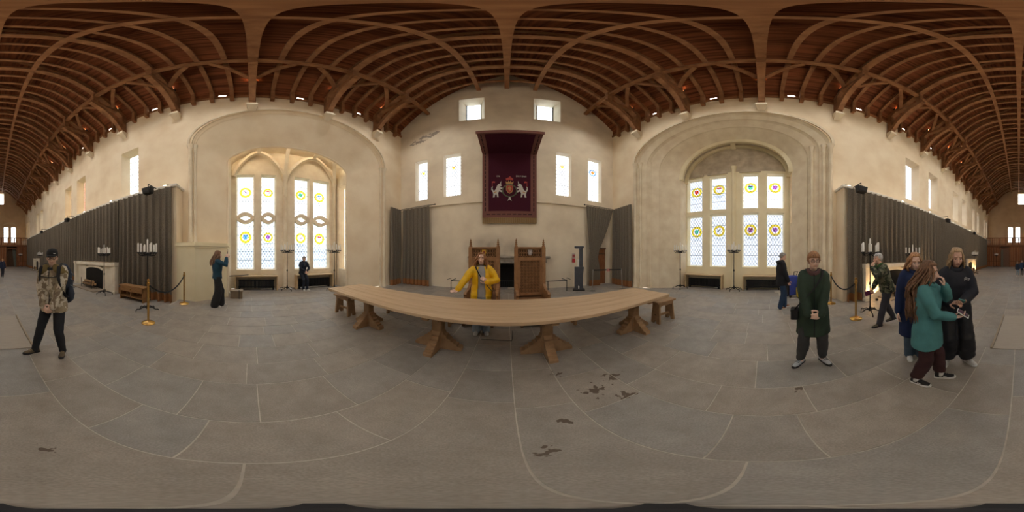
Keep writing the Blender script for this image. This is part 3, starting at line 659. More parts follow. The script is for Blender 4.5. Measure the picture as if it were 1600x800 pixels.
# main truss
def truss_parts():
    P = {}
    P['arched_rib'] = MB().sweep([(x*.985, 0, z-.06) for x, z in FULL], S4(.27, .27), (0,1,0)).mesh('truss_rib')
    for s, k in ((-1, 'l'), (1, 'r')):
        P['wall_post.'+k] = MB().box(min(s*5.68, s*5.98), max(s*5.68, s*5.98), -.13, .13, 9.36, 11.25).mesh('wall_post')
        P['arch_brace.'+k] = MB().sweep([(s*5.74,0,9.62),(s*5.45,0,10.08),(s*5.08,0,10.52),(s*4.62,0,10.92),(s*4.05,0,11.24)], S4(.24, .22), (0,1,0)).mesh('arch_brace')
        P['hammer_beam.'+k] = MB().beam((s*5.95,0,11.32),(s*3.85,0,11.32), .24, .22).mesh('hammer_beam')
        P['hammer_post.'+k] = MB().box(min(s*3.98, s*4.22), max(s*3.98, s*4.22), -.11, .11, 11.4, 12.55).mesh('hammer_post')
        P['corbel.'+k] = MB().add([(s*5.62,-.2,9.36),(s*6,-.2,9.36),(s*6,.2,9.36),(s*5.62,.2,9.36),(s*5.62,-.2,9.22),(s*5.62,.2,9.22),(s*6,-.12,8.98),(s*6,.12,8.98)],
                    [(0,1,2,3),(0,3,5,4),(4,5,7,6),(0,4,6,1),(3,2,7,5)]).mesh('corbel')
        for e in (-1, 1):
            P['purlin_brace.%s%d' % (k, e)] = MB().sweep([(s*5.1,e*.1,11.45),(s*4.6,e*.62,11.85),(s*4.2,e*1.12,12.1)], S4(.16,.16), (0,0,1)).mesh('purlin_brace')
        P['principal_rafter.'+k] = MB().beam((s*5.95,0,11.3),(0,0,17.3), .2, .22).mesh('principal_rafter')
    for k, me in P.items(): me.materials.append(ST if 'corbel' in k else OAK)
    return P
TP = truss_parts()
for y in TR:
    main = link('roof_truss', TP['arched_rib'], None, ceil, (0, y, 0))
    for k, me in TP.items():
        if k != 'arched_rib': link(k.split('.')[0], me, None, main)

# ================================================================== GALLERY SCREEN at the far end
SY = -26.6
PANM = mat('orange_pine_boards', (.36, .14, .05), .55, scale=3, col2=(.24, .085, .03), stretch=(2, 2, .3), island=True)
PAND = mat('dark_pine_frame', (.22, .085, .032), .6, scale=5)
gal = thing('gallery_screen', 'orange timber screen and balustraded gallery closing the far end of the hall', 'gallery', (0, SY, HALL))
GZ = 3.6
MB().box(-LX, LX, -5, .12, GZ-.18, GZ).build('gallery_floor', PAND, gal); MB().box(-LX, LX, .02, .2, GZ-.28, GZ+.02).build('gallery_beam', PAND, gal)
doors = [(-3.55, -1.95), (1.55, 2.95)]
u = -LX
while u < LX-.05:
    u2 = min(LX, u+.28)
    if not any(d0-.05 < (u+u2)/2 < d1+.05 for d0, d1 in doors):
        MB().box(u+.012, u2-.012, -.04, .04, .95, GZ-.28).build('board', PANM, gal); MB().box(u+.012, u2-.012, -.04, .04, .05, .9).build('board', PANM, gal)
    u = u2
for x in [-LX+.08, -4.5, -3.65, -1.85, -.6, .5, 1.45, 3.05, 4.2, LX-.08]: MB().box(x-.08, x+.08, -.02, .1, 0, GZ-.2).build('post', PAND, gal)
for a, b in ((-LX, -3.6), (-1.9, 1.5), (3.0, LX)): MB().box(a, b, -.01, .07, .88, .98).build('rail', PAND, gal)
MB().box(-LX, LX, .05, .16, GZ+1.08, GZ+1.2).build('handrail', PAND, gal)
for i in range(11): x = -LX+.06+(2*LX-.12)*i/10; MB().box(x-.06, x+.06, .05, .16, GZ, GZ+1.14).build('newel', PAND, gal)
bal = MB().lathe([(.03,0),(.045,.15),(.03,.5),(.045,.85),(.03,1.1)], 6).mesh('baluster'); bal.materials.append(PANM)
for i in range(70): link('baluster', bal, None, gal, (-LX+.15+(2*LX-.3)*i/69, .1, GZ))
for k, (a, b) in enumerate(doors):
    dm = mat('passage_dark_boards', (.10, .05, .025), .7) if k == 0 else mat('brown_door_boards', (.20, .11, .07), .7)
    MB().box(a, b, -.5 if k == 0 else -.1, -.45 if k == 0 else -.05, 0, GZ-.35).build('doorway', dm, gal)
    MB().sweep([(a-.04,0,0),(a-.04,0,2.6),(a+.12,0,2.95),((a+b)/2,0,3.05),(b-.12,0,2.95),(b+.04,0,2.6),(b+.04,0,0)], S4(.14,.12), (0,1,0)).build('door_frame', PAND, gal)
    if k == 0: MB().add([(a+.1,-.3,3),(a+.7,-.3,3),(a+.35,-.3,0),(a+.05,-.3,0)], [(0,1,2,3)]).build('drape', mat('grey_green_drape', (.16,.17,.14), .9), gal)
    else: MB().box(b-.35, b-.05, -.02, .02, 0, 2.9).build('drape', mat('grey_green_drape', (.16,.17,.14), .9), gal)

# ================================================================== OUTSIDE
GRS = mat('meadow_grass', (.20, .30, .12), .9, scale=.02, col2=(.26, .27, .16), coord='World')
HILL = mat('haze_blue_hill', (.22, .34, .48), .9, scale=.01, col2=(.17, .27, .38), coord='World')  # blue of the aerial haze is put into the hill colour
mb = MB(); mb.add([(-900,-900,-30),(-30,-900,-30),(-30,900,-30),(-900,900,-30)], [(0,1,2,3)])
o = mb.build('meadow', GRS); tag(o, 'green plain far below the castle outside the looped bay window', 'field', kind='structure')
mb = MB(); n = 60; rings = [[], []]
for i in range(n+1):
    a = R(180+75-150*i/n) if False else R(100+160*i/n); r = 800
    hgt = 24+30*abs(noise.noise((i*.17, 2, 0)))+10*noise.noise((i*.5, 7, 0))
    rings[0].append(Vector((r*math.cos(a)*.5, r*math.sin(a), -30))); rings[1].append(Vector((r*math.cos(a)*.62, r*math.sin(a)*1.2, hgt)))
mb.loft(rings, closed=False); o = mb.build('hill_range', HILL, recalc=False); tag(o, 'low hills beyond the plain, tinted blue with distance haze', 'hills', kind='structure')
PALE = mat('blue_cast_palace_rubble', (.44, .50, .60), .95, scale=.6, col2=(.36, .41, .50), bump=.5, bscale=3, coord='World')  # cool bluish cast of the hazy outdoor light put into the stone colour
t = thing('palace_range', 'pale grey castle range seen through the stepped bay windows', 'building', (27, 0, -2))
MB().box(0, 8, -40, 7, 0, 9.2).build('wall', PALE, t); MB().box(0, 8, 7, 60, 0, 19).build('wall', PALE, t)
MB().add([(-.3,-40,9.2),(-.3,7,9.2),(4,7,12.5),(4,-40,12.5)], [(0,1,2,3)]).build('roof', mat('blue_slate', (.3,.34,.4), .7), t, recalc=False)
GOLD = mat('ochre_harling', (.75, .42, .16), .9, scale=.8, col2=(.62, .36, .15), coord='World')
t = thing('ochre_tower', 'ochre harled tower outside the hall windows above the log fireplace', 'building', (-14, -22, -4)); 
MB().box(-2, 2, -8, 4, 0, 20).build('wall', GOLD, t); MB().add([(-2.3,-8,20),(2.3,-8,20),(2.3,4,20),(-2.3,4,20),(0,-8,23),(0,4,23)], [(0,3,5,4),(1,4,5,2),(0,4,1),(3,2,5)]).build('roof', mat('blue_slate', (.3,.34,.4)), t)
t = thing('parapet_wall', 'low grey rubble parapet outside the looped bay window', 'wall', (-17, 3, -2))
MB().box(-.5, .5, -16, 18, -3, 1.6).build('wall', mat('grey_rubble', (.42,.42,.44), .95, scale=3, col2=(.3,.3,.33), coord='World'), t); MB().box(-.6,.6,-16,18,1.6,1.75).build('coping', STG, t)
o = MB().box(-30, -8.3, -45, 60, -2.6, -2.2).build('castle_terrace', GRS); tag(o, 'terrace outside beneath the bay windows', 'ground', kind='structure')
o = MB().box(8.3, 60, -60, 80, -2.6, -2.2).build('castle_court', mat('court_cobbles', (.35,.34,.33), .9, scale=3, coord='World')); tag(o, 'paved court outside the stepped bay windows', 'ground', kind='structure')
# ================================================================== FILL LAMPS added to the hall, on the ledges and on the hammer beams
def fill_flood(name, label, group, loc, aim, watts, size=.2, col=(1, .86, .68)):  # invented fixture, added to brighten walls and roof beyond the daylight
    t = thing(name, label, 'added lamp', loc, 0, group)
    d = (Vector(aim)-Vector(loc)).normalized(); M = d.to_track_quat('-Z', 'Y').to_matrix()
    mb = MB(); h = size/2+.02
    for q in ((h,0,.05),(-h,0,.05)): mb.obox(M @ Vector(q), (.012, h, .07), M)
    for q in ((0,h,.05),(0,-h,.05)): mb.obox(M @ Vector(q), (h, .012, .07), M)
    mb.obox(M @ Vector((0,0,.12)), (h, h, .012), M); mb.build('housing', BLK, t)
    MB().box(-.03, .03, -.03, .03, -.2, 0).build('bracket', BLK, t)
    l = bpy.data.lights.new('floodlight', 'AREA'); l.shape = 'SQUARE'; l.size = size; l.energy = watts; l.color = col
    o = bpy.data.objects.new('floodlight', l); COL.objects.link(o); o.parent = t; o.rotation_euler = M.to_euler(); o.location = M @ Vector((0,0,.02))
    return t
LW, HW, SW = 22, 26, 170  # strengths of the added fill: ledge, beam, downlight
for s in (-1, 1):
    for k, y in enumerate([-3.3, -6.6, -9.4, -13.5, -18.5, -24.5]):
        fill_flood('added_ledge_fill', 'added black fill floodlight on the pale ledge above the %s curtains' % ('log fireplace' if s < 0 else 'glowing fireplace'), 'added ledge floodlights '+('opposite the glowing fireplace' if s < 0 else 'above the glowing fireplace'), (s*5.74, y, 4.59), (-s*5, y+3, 6.2), LW)
    for k, y in enumerate(TR[:8]):
        fill_flood('added_beam_fill', 'added black fill floodlight on a roof hammer beam along the %s side' % ('looped bay' if s < 0 else 'stepped bay'), 'added hammer beam floodlights, '+('looped bay side' if s < 0 else 'stepped bay side'), (s*5.45, y, 11.72), (-s*3, y-1.4, 12.6), HW, .24)

def spot(label, group, loc, aim):  # invented downlight, added to brighten the floor and the visitors
    t = thing('added_beam_spot', label, 'added lamp', loc, 0, group); d = (Vector(aim)-Vector(loc)).normalized(); M = d.to_track_quat('-Z', 'Y').to_matrix()
    MB().lathe([(.05,.2),(.075,.18),(.08,.02),(.085,0),(.07,0),(.065,.06),(.0,.08)], 12, (0,0,0), M).build('can', BLK, t, smooth=True); MB().tube([(0,0,.1),(0,0,.22)], .015, 6).build('stem', BLK, t)
    l = bpy.data.lights.new('spotlight', 'SPOT'); l.energy = SW; l.color = (1, .96, .90); l.shadow_soft_size = .08; l.spot_size = R(150); l.spot_blend = 1
    o = bpy.data.objects.new('spotlight', l); COL.objects.link(o); o.parent = t; o.rotation_euler = M.to_euler(); o.location = M @ Vector((0,0,-.03))
for s in (-1, 1):
    for y in TR[:9]:
        spot('added black can spotlight hung under a hammer beam on the %s bay side' % ('looped' if s < 0 else 'stepped'), 'added can spotlights, %s bay side' % ('looped' if s < 0 else 'stepped'), (s*4.35, y, 10.98), (s*1.2, y, 0))
# ================================================================== CURTAINS
def curtain(name, label, path, z1, z0, pitch=.30, amp=.13, gather=None, parent=None, group=None, fringe=True, seed=0, bottom=None):
    P = [Vector((*p, 0)) for p in path]; seg = [(b-a).length for a, b in zip(P, P[1:])]; L = sum(seg); n = max(24, int(L/pitch*13))
    def at(s):
        for a, b, l in zip(P, P[1:], seg):
            if s <= l+1e-6: return a.lerp(b, s/l), (b-a).normalized()
            s -= l
        return P[-1], (P[-1]-P[-2]).normalized()
    rows = 10; base = P[0].copy(); t = thing(name, label, 'curtain', (base.x, base.y, z0), 0, group)
    def pt(s, z, th):
        p, d = at(s); nr = Vector((d.y, -d.x, 0)); q = s/pitch+.35*noise.noise((s*.9, seed, 0)); f = q-math.floor(q)
        dd = min(f, 1-f); w = 1-2*math.exp(-(dd/.13)**2); zz = (z-z0)/(z1-z0)
        a = amp*(.55+.45*(1-zz))*(1+.5*noise.noise((s*1.3, seed+5, z*.25)))
        v = p + nr*(a*w+th) + d*(.05*(1-zz)*noise.noise((s*2, seed+9, z*.6)))
        if gather:
            gx, gy, gz, k, zt = gather; c = Vector((gx, gy, 0)); 
            f2 = 1-k*max(0, min(1, (z1-z)/(z1-zt)))**1.3 if z > zt else 1-k+.12*min(1, (zt-z)/.8)
            v = c + (v-c)*f2
        return Vector((v.x-base.x, v.y-base.y, z-z0))
    def sheet(za, zb, nr, th):
        rings = []
        for r in range(nr+1):
            z = za+(zb-za)*r/nr
            rings.append([pt(L*i/n, z, 0) for i in range(n+1)] + [pt(L*i/n, z, th) for i in range(n, -1, -1)])
        return MB().loft(rings, True, False)
    zf = z0+(.32 if fringe else 0)
    sheet(zf, z1, rows, .02).build('cloth', CURT, t, smooth=True, angle=None, recalc=False)
    if fringe: sheet(z0, zf, 2, .026).build('fringe', FRNG, t, smooth=True, angle=None, recalc=False)
    return t
CX_ = 5.27
curtain('curtain', 'grey brown wool curtain ending at the buff plinth beside the chest bench', [(-CX_,-2.78),(-CX_,-5.5)], 4.36, HALL+.02, seed=1)
curtain('curtain', 'short grey brown curtain hanging above the pale log fireplace', [(-CX_,-5.51),(-CX_,-9.53)], 4.36, 1.33, fringe=False, seed=2)
curtain('curtain', 'long grey brown curtain running from the log fireplace towards the gallery', [(-CX_,-9.54),(-CX_,-18.15)], 4.36, HALL+.02, .33, seed=3)
curtain('curtain', 'short grey brown curtain above the distant unlit fireplace', [(-CX_,-18.15),(-CX_,-20.85)], 4.36, 1.35, .3, fringe=False, seed=13)
curtain('curtain', 'grey brown curtain between the distant unlit fireplace and the gallery', [(-CX_,-20.85),(-CX_,-26.3)], 4.36, HALL+.02, .33, seed=14)
curtain('curtain', 'narrow grey brown curtain between the stepped bay pier and the glowing fireplace', [(CX_,-3.59),(CX_,-3.0)], 4.36, HALL+.02, seed=4)
curtain('curtain', 'short grey brown curtain hanging above the glowing fireplace', [(CX_,-7.4),(CX_,-3.6)], 4.36, 1.33, fringe=False, seed=5)
curtain('curtain', 'long grey brown curtain running from the glowing fireplace towards the gallery', [(CX_,-15.4),(CX_,-7.42)], 4.36, HALL+.02, .33, seed=6)
curtain('curtain', 'short grey brown curtain above the distant lit fireplace', [(CX_,-18.6),(CX_,-15.4)], 4.36, 1.35, .3, fringe=False, seed=16)
curtain('curtain', 'grey brown curtain between the distant lit fireplace and the gallery', [(CX_,-26.3),(CX_,-18.6)], 4.36, HALL+.02, .33, seed=17)
curtain('curtain', 'grey curtain with rust hem folded round the corner by the blistered plaster', [(-5.8,6.72),(-5.8,7.62)], 4.38, .02, .22, .06, seed=7)
curtain('curtain', 'grey curtain with rust hem hanging flat on the gable wall', [(-5.7,7.68),(-3.95,7.68)], 4.36, .02, .26, .07, seed=8)
curtain('curtain', 'grey curtain gathered and tied back before the panelled door', [(4.05,7.6),(5.75,7.6)], 4.36, .02, .17, .06, gather=(4.3, 7.55, 1.6, .72, 1.7), seed=9)
curtain('curtain', 'grey curtain with rust hem beside the stepped bay pier and belt barrier', [(5.78,7.62),(5.78,6.05)], 4.38, .02, .22, .07, seed=10)
for lab, a, b in (('black curtain pole on the gable above the flat hanging curtain', (-5.9,7.62,4.4), (-3.6,7.62,4.4)), ('black curtain pole on the gable above the tied back curtain', (3.9,7.55,4.4), (5.9,7.55,4.4))):
    t = thing('curtain_pole', lab, 'pole', a); d = Vector(b)-Vector(a)
    MB().tube([(0,0,0), d], .02, 8).build('rod', IRON, t)
    for e in ((0,0,0), d): MB().ell(e, (.04,.04,.04)).build('finial', IRON, t)

# ================================================================== SPEAKERS on the ledges
for k, (s, y) in enumerate(((-1,-3.5), (-1,-10.1), (-1,-16.3), (1,-3.3), (1,-10.3), (1,-17.2))):
    t = thing('loudspeaker', 'black wedge loudspeaker under the %s ledge, %s' % ('log fireplace' if s < 0 else 'glowing fireplace', ['closest to the dais', 'midway along the hall', 'towards the gallery'][k % 3]), 'speaker', (s*4.9, y, 4.1))
    MB().prism([(-.16,0),(.16,0),(.22,.26),(-.22,.26)], (0,-.0,-.1), (0,1,0), (0,0,1), (-s*.24,0,0)).build('cabinet', BLK, t, bevel=.02)
    MB().box(-.02, .02, -.14, .14, -.06, .13).build('grille', IRON, t, loc=(-s*.24, 0, 0))
    MB().tube([(-s*.1,0,.1), (-s*.1,0,.33), (s*.44,0,.33)], .02, 6).build('bracket', IRON, t)

# ================================================================== FIREPLACES
FPW = mat('pale_chimney_stone', (.80, .74, .62), .8, scale=3, col2=(.68, .60, .48), bump=.15)
SOOT = mat('sooty_black', (.012, .011, .010), .95, scale=6)
LOGM = mat('log_bark', (.30, .19, .10), .9, scale=12, col2=(.17, .10, .05)); LOGE = mat('log_end', (.55, .36, .18), .8, scale=14)
def log(par, c, L, r, ang):
    d = Vector((math.cos(ang), math.sin(ang), 0))*L/2
    return None
def side_fireplace(s, yc, half, label, lit=False, scale=1):
    """white stone surround standing against the long wall; local x towards the hall"""
    t = thing('fireplace', label, 'fireplace', (s*LX, yc, HALL), PI if s > 0 else 0); H = 1.47; o = half*.42
    q = half-.16
    for e in (-1, 1):
        MB().box(0, .42, min(e*q, e*half), max(e*q, e*half), 0, H-.16).build('pilaster', FPW, t, bevel=.012)
        MB().box(0, .46, min(e*(q-.03), e*(half+.03)), max(e*(q-.03), e*(half+.03)), H-.16, H).build('pilaster_cap', FPW, t, bevel=.012)
        MB().box(0, .46, min(e*(q-.03), e*(half+.03)), max(e*(q-.03), e*(half+.03)), 0, .12).build('pilaster_base', FPW, t, bevel=.012)
        MB().box(0, .2, min(e*o, e*q), max(e*o, e*q), 0, H-.2).build('side_panel', FPW, t)
    MB().box(0, .36, -q, q, H-.2, H-.03).build('lintel', FPW, t, bevel=.012)
    arch = [(-o,0),(-o,H-.42)] + [(-o*math.cos(PI*i/12), H-.42+.16*math.sin(PI*i/12)) for i in range(1, 12)] + [(o,H-.42),(o,0)]
    MB().prism(arch, (.205,0,0), (0,1,0), (0,0,1), (.01,0,0)).build('fire_opening', SOOT, t)
    ar = arch[1:-1]; MB().sweep([(.21, a, b) for a, b in ar], [(-.06,-.04),(.06,-.04),(.06,.04),(-.06,.04)], (1,0,0)).build('arch_ring', FPW, t)
    MB().box(.0, 1.0, -half*.55, half*.55, 0, .05).build('hearth_slab', mat('hearth_stone', (.30,.24,.18), .8, coord='World'), t)
    # log basket
    bk = MB()
    for e in (-1, 1):
        bk.tube([(.38,e*.5,.05),(.38,e*.5,.5)], .016, 6); bk.tube([(.72,e*.5,.05),(.72,e*.5,.58)], .018, 6); bk.tube([(.36,e*.5,.18),(.74,e*.5,.18)], .014, 6)
    bk.tube([(.72,-.5,.2),(.72,.5,.2)], .014, 6); bk.tube([(.72,-.5,.35),(.72,.5,.35)], .01, 6); bk.build('fire_basket', IRON, t)
    for k, (x, z, r) in enumerate(((.45,.27,.075),(.6,.26,.07),(.52,.39,.08))):
        lg = MB().tube([(x,-.52+.05*k,z),(x,.48-.04*k,z)], r, 10).build('log', LOGM, t, smooth=True)
        for e in (-.525+.05*k, .485-.04*k): MB().tube([(x,e-.003,z),(x,e+.003,z)], r*.85, 10).build('log_end', LOGE, lg)
    if lit:   # warm lamps set on the hearth floor each side
        for e in (-1, 1):
            lp = MB().lathe([(.05,0),(.06,.02),(.06,.08),(.045,.09)], 10, (.62, e*half*.78, .02)).build('hearth_lamp', BLK, t, smooth=True)
            l = bpy.data.lights.new('hearth_glow', 'SPOT'); l.energy = 26; l.color = (1, .62, .28); l.shadow_soft_size = .05; l.spot_size = R(110)
            ob = bpy.data.objects.new('hearth_glow', l); COL.objects.link(ob); ob.parent = t; ob.location = (.62, e*half*.78, .14); ob.rotation_euler = (0, R(150), 0)
    return t
side_fireplace(-1, -7.5, 1.95, 'pale stone fireplace with arched sooty opening and log basket near the dais')
side_fireplace(1, -5.4, 1.75, 'pale stone fireplace glowing with warm lamps beside the man in green camouflage', True)
side_fireplace(-1, -19.5, 1.3, 'distant pale fireplace on the log fireplace wall near the gallery')
side_fireplace(1, -17.0, 1.5, 'distant lit pale fireplace on the glowing side towards the gallery', True)
# central fireplace behind the thrones
t = thing('fireplace', 'sooty stone fireplace with heavy mantel behind the two thrones', 'fireplace', (.1, END, 0))
FS = mat('grey_mantel_stone', (.36, .32, .27), .9, scale=5, col2=(.22, .19, .16), coord='World')
for s in (-1, 1):
    MB().box(min(s*1.15,s*1.75), max(s*1.15,s*1.75), -.3, .02, 0, 1.32).build('jamb', PLG, t); MB().lathe([(.12,0),(.12,.15),(.08,.2),(.08,1.2),(.13,1.32)], 10, (s*1.25,-.32,0)).build('jamb_shaft', FS, t, smooth=True)
MB().box(-1.8, 1.8, -.34, .02, 1.3, 1.52).build('lintel', FS, t); MB().box(-1.95, 1.95, -.42, .02, 1.52, 1.62).build('mantel_shelf', FS, t, bevel=.02)
MB().box(-1.1, 1.1, .5, .58, 0, 1.4).build('fireback', SOOT, t); MB().box(-1.2,-1.05,-.02,.6,0,1.4).build('fire_cheek', SOOT, t); MB().box(1.05,1.2,-.02,.6,0,1.4).build('fire_cheek', SOOT, t); MB().box(-1.1,1.1,0,.6,1.2,1.3).build('fire_head', SOOT, t)
mb = MB()
for i in range(15): mb.tube([(-.7+i*.1,-.1,.12),(-.7+i*.1,-.1,.42)], .012, 5)
for z in (.12,.42): mb.tube([(-.75,-.1,z),(.75,-.1,z)], .016, 6)
for x in (-.75,.75): mb.tube([(x,-.1,0),(x,-.1,.5)], .022, 6); mb.tube([(x,-.1,.2),(x,.4,.2)], .016, 6)
mb.build('grate', IRON, t)
MB().box(-1.6, 1.6, -.9, -.3, 0, .03).build('hearth_slab', FS, t)
# low black rail round the hearth
for s in (-1, 1):
    t = thing('hearth_rail', 'low black rail guarding the hearth beside the %s throne' % ('yellow coated woman\'s' if s < 0 else 'unoccupied'), 'rail', (s*1.6+.1, 7.0, 0))
    e = s*1.0
    MB().tube([(0,0,.5),(e,0,.5)], .018, 6).build('top_bar', IRON, t); MB().tube([(e,0,.5),(e,.7,.5)], .018, 6).build('return_bar', IRON, t)
    MB().tube([(e,0,.5),(e-.0,0,.62),(e+s*.22,.1,.52)], .014, 6).build('bracket', IRON, t)
    for x in (.1*s, e): MB().tube([(x,0,0),(x,0,.5)], .018, 6).build('post', IRON, t)

# ================================================================== TAPESTRY (cloth of estate with canopy)
PUR = mat('plum_velvet', (.060, .012, .024), .9, scale=40, col2=(.04, .008, .016), spec=.1)
BRD = mat('mauve_braid', (.19, .085, .072), .9, scale=50, spec=.1); DSH = mat('dark_braid', (.03, .008, .012), .9); GFR = mat('old_gold_fringe', (.32, .20, .09), .9, scale=40, stretch=(6,6,.4))
TY = END-.12; X0, X1, ZB, ZT, CY_, CZ = -1.18, 1.44, 3.22, 7.3, 6.2, 7.62
t = thing('canopied_tapestry', 'plum velvet hanging with projecting canopy, braided border and white unicorn arms', 'tapestry', ((X0+X1)/2, TY, ZB)); hw = (X1-X0)/2; hh = ZT-ZB; dY = CY_-TY; dZ = CZ-ZB
MB().box(-hw, hw, 0, .03, .28, hh).build('cloth', PUR, t)
cp = MB().add([(-hw,0,hh),(hw,0,hh),(hw,dY,dZ),(-hw,dY,dZ),(-hw,.02,hh+.03),(hw,.02,hh+.03),(hw,dY,dZ+.03),(-hw,dY,dZ+.03)], [(0,1,2,3),(4,7,6,5),(0,3,7,4),(1,5,6,2),(2,6,7,3)]).build('canopy', PUR, t)
def strip(u0, u1, v0, v1, m, name, lift):   # v runs up the cloth then out along the canopy underside
    Lc = math.hypot(dY, dZ-hh)
    def Q(u, v):
        if v <= hh: return Vector((u, -lift, v))
        f = (v-hh)/Lc; nrm = Vector((0, dZ-hh, -dY)).normalized(); nrm = nrm if nrm.z < 0 else -nrm
        return Vector((u, dY*f, hh+(dZ-hh)*f)) + nrm*lift
    vs_ = [v0] + ([hh-lift] if v0 < hh < v1 else []) + [v1]; mb = MB()
    for a, b in zip(vs_, vs_[1:]): mb.add([Q(u0,a),Q(u1,a),Q(u1,b),Q(u0,b)], [(0,1,2,3)])
    return mb
VT = hh+math.hypot(dY, dZ-hh)
for s in (-1, 1):
    strip(min(s*hw,s*(hw-.3)), max(s*hw,s*(hw-.3)), .28, VT, BRD, '', .006).build('border_braid', BRD, t, recalc=False)
    v = .62
    while v < VT-.1:
        strip(min(s*(hw-.12),s*(hw-.17)), max(s*(hw-.12),s*(hw-.17)), v, min(v+.2, VT-.05), DSH, '', .011).build('braid_dash', DSH, t, recalc=False); v += .26
strip(-hw, hw, .28, .62, BRD, '', .008).build('border_braid', BRD, t, recalc=False); strip(-hw, hw, VT-.16, VT, BRD, '', .008).build('border_braid', BRD, t, recalc=False)
for i in range(9):
    for v in (.43, VT-.1): strip(-hw+.2+i*.25, -hw+.38+i*.25, v, v+.045, DSH, '', .013).build('braid_dash', DSH, t, recalc=False)
mb = MB()
for i in range(60): x = -hw+.02+(2*hw-.04)*i/59; mb.box(x-.018, x+.018, -.012+.006*(i % 2), .02, 0, .29)
mb.build('fringe', GFR, t)
MB().box(-hw-.02, hw+.02, dY-.03, dY+.03, dZ-.12, dZ+.05).build('canopy_valance', BRD, t)
for s in (-1, 1): MB().tube([(s*hw*.9, .1, dZ+.5), (s*hw*.9, dY+.05, dZ+.03)], .012, 5).build('canopy_stay', IRON, t)
# embroidered arms
WHT = mat('embroidered_white', (.55, .52, .48), .9, scale=40); RED = mat('embroidered_red', (.40, .06, .05), .9, scale=40); GLD = mat('embroidered_gold', (.45, .26, .10), .9, scale=40); GRN = mat('embroidered_green', (.10, .11, .07), .9, scale=40)
ac = Vector((.0, -.012, 5.0-ZB))
def emb(pts, m, name, k=1, lift=0, par=t, dx=0, dz=0, flip=1):
    return MB().prism([(flip*(p[0]*k+dx), p[1]*k+dz) for p in pts], ac+Vector((0,-lift,0)), (1,0,0), (0,0,1), (0,-.012,0)).build(name, m, par)
arms = emb([(-.17,.22),(.17,.22),(.17,-.02),(.12,-.16),(0,-.25),(-.12,-.16),(-.17,-.02)], GLD, 'arms_shield', 1, .004)
emb([(-.14,.19),(.14,.19),(.14,-.02),(.1,-.13),(0,-.21),(-.1,-.13),(-.14,-.02)], RED, 'shield_field', 1, .012, arms)
emb([(-.07,.1),(-.02,.15),(.05,.13),(.09,.03),(.04,-.02),(.08,-.12),(.02,-.08),(-.03,-.14),(-.04,-.04),(-.09,0)], GLD, 'lion', 1, .02, arms)
n = 22
MB().tube([ac+Vector((.34*math.cos(2*PI*i/n), -.01, -.08+.34*math.sin(2*PI*i/n))) for i in range(n)], .035, 6, closed=True, up=(0,1,0)).build('collar', GRN, t)
emb([(-.03,0),(.03,0),(.05,-.12),(.09,-.2),(0,-.14),(-.09,-.2),(-.05,-.12)], WHT, 'collar_badge', 1.1, .012, t, 0, -.42)
emb([(-.16,0),(.16,0),(.19,.18),(.1,.1),(.05,.22),(0,.12),(-.05,.22),(-.1,.1),(-.19,.18)], GLD, 'crown', 1, .008, t, 0, .28)
emb([(-.18,0),(0,.06),(.18,0),(.2,.12),(.08,.22),(.02,.3),(-.06,.2),(-.2,.14)], RED, 'crest_mantling', .9, .004, t, 0, .5)
uni = [(.10,0),(.24,0),(.27,.2),(.36,.32),(.44,.1),(.42,.02),(.56,0),(.54,.12),(.52,.38),(.60,.55),(.80,.45),(.93,.5),(.9,.58),(.72,.64),(.68,.78),(.88,.74),(.99,.84),(.76,.9),(.64,.98),(.74,1.02),(.82,1.1),(.74,1.2),(.78,1.55),(.66,1.26),(.54,1.24),(.42,1.02),(.32,.72),(.18,.56),(.06,.8),(.1,1.02),(0,.95),(-.02,.7),(.1,.46),(.14,.22)]
for f in (1, -1):
    u = emb(uni, WHT, 'unicorn', .60, .006, t, -.86, -.44, f)
    emb([(0,0),(.05,0),(.05,.62),(.3,.55),(.32,.75),(.18,.8),(.05,.74),(0,.8)], RED, 'banner', .45, .003, t, -.84, .12, f)
    emb([(.1,.3),(.3,.36),(.28,.42),(.1,.38)], GLD, 'unicorn_chain', .6, .02, u, -.8, -.38, f)
def text(body, size, loc, rot, m, par, ext=.004, name='lettering', align='CENTER'):
    c = bpy.data.curves.new('lettering', 'FONT'); c.body = body; c.size = size; c.extrude = ext; c.align_x = align; c.align_y = 'CENTER'; c.resolution_u = 2
    tmp = bpy.data.objects.new('tmp', c); COL.objects.link(tmp); dg = bpy.context.evaluated_depsgraph_get()
    me = bpy.data.meshes.new_from_object(tmp.evaluated_get(dg)); bpy.data.objects.remove(tmp); me.materials.clear()
    o = link(name, me, m, par, loc); o.rotation_euler = rot; return o
for wd, cx in (('IN', -.56), ('DEFENS', .56)):
    for k, ch in enumerate(wd): text(ch, .13, ac+Vector((cx+(k-(len(wd)-1)/2)*.085,-.02,.76)), (PI/2,0,0), WHT, t, name='letter')

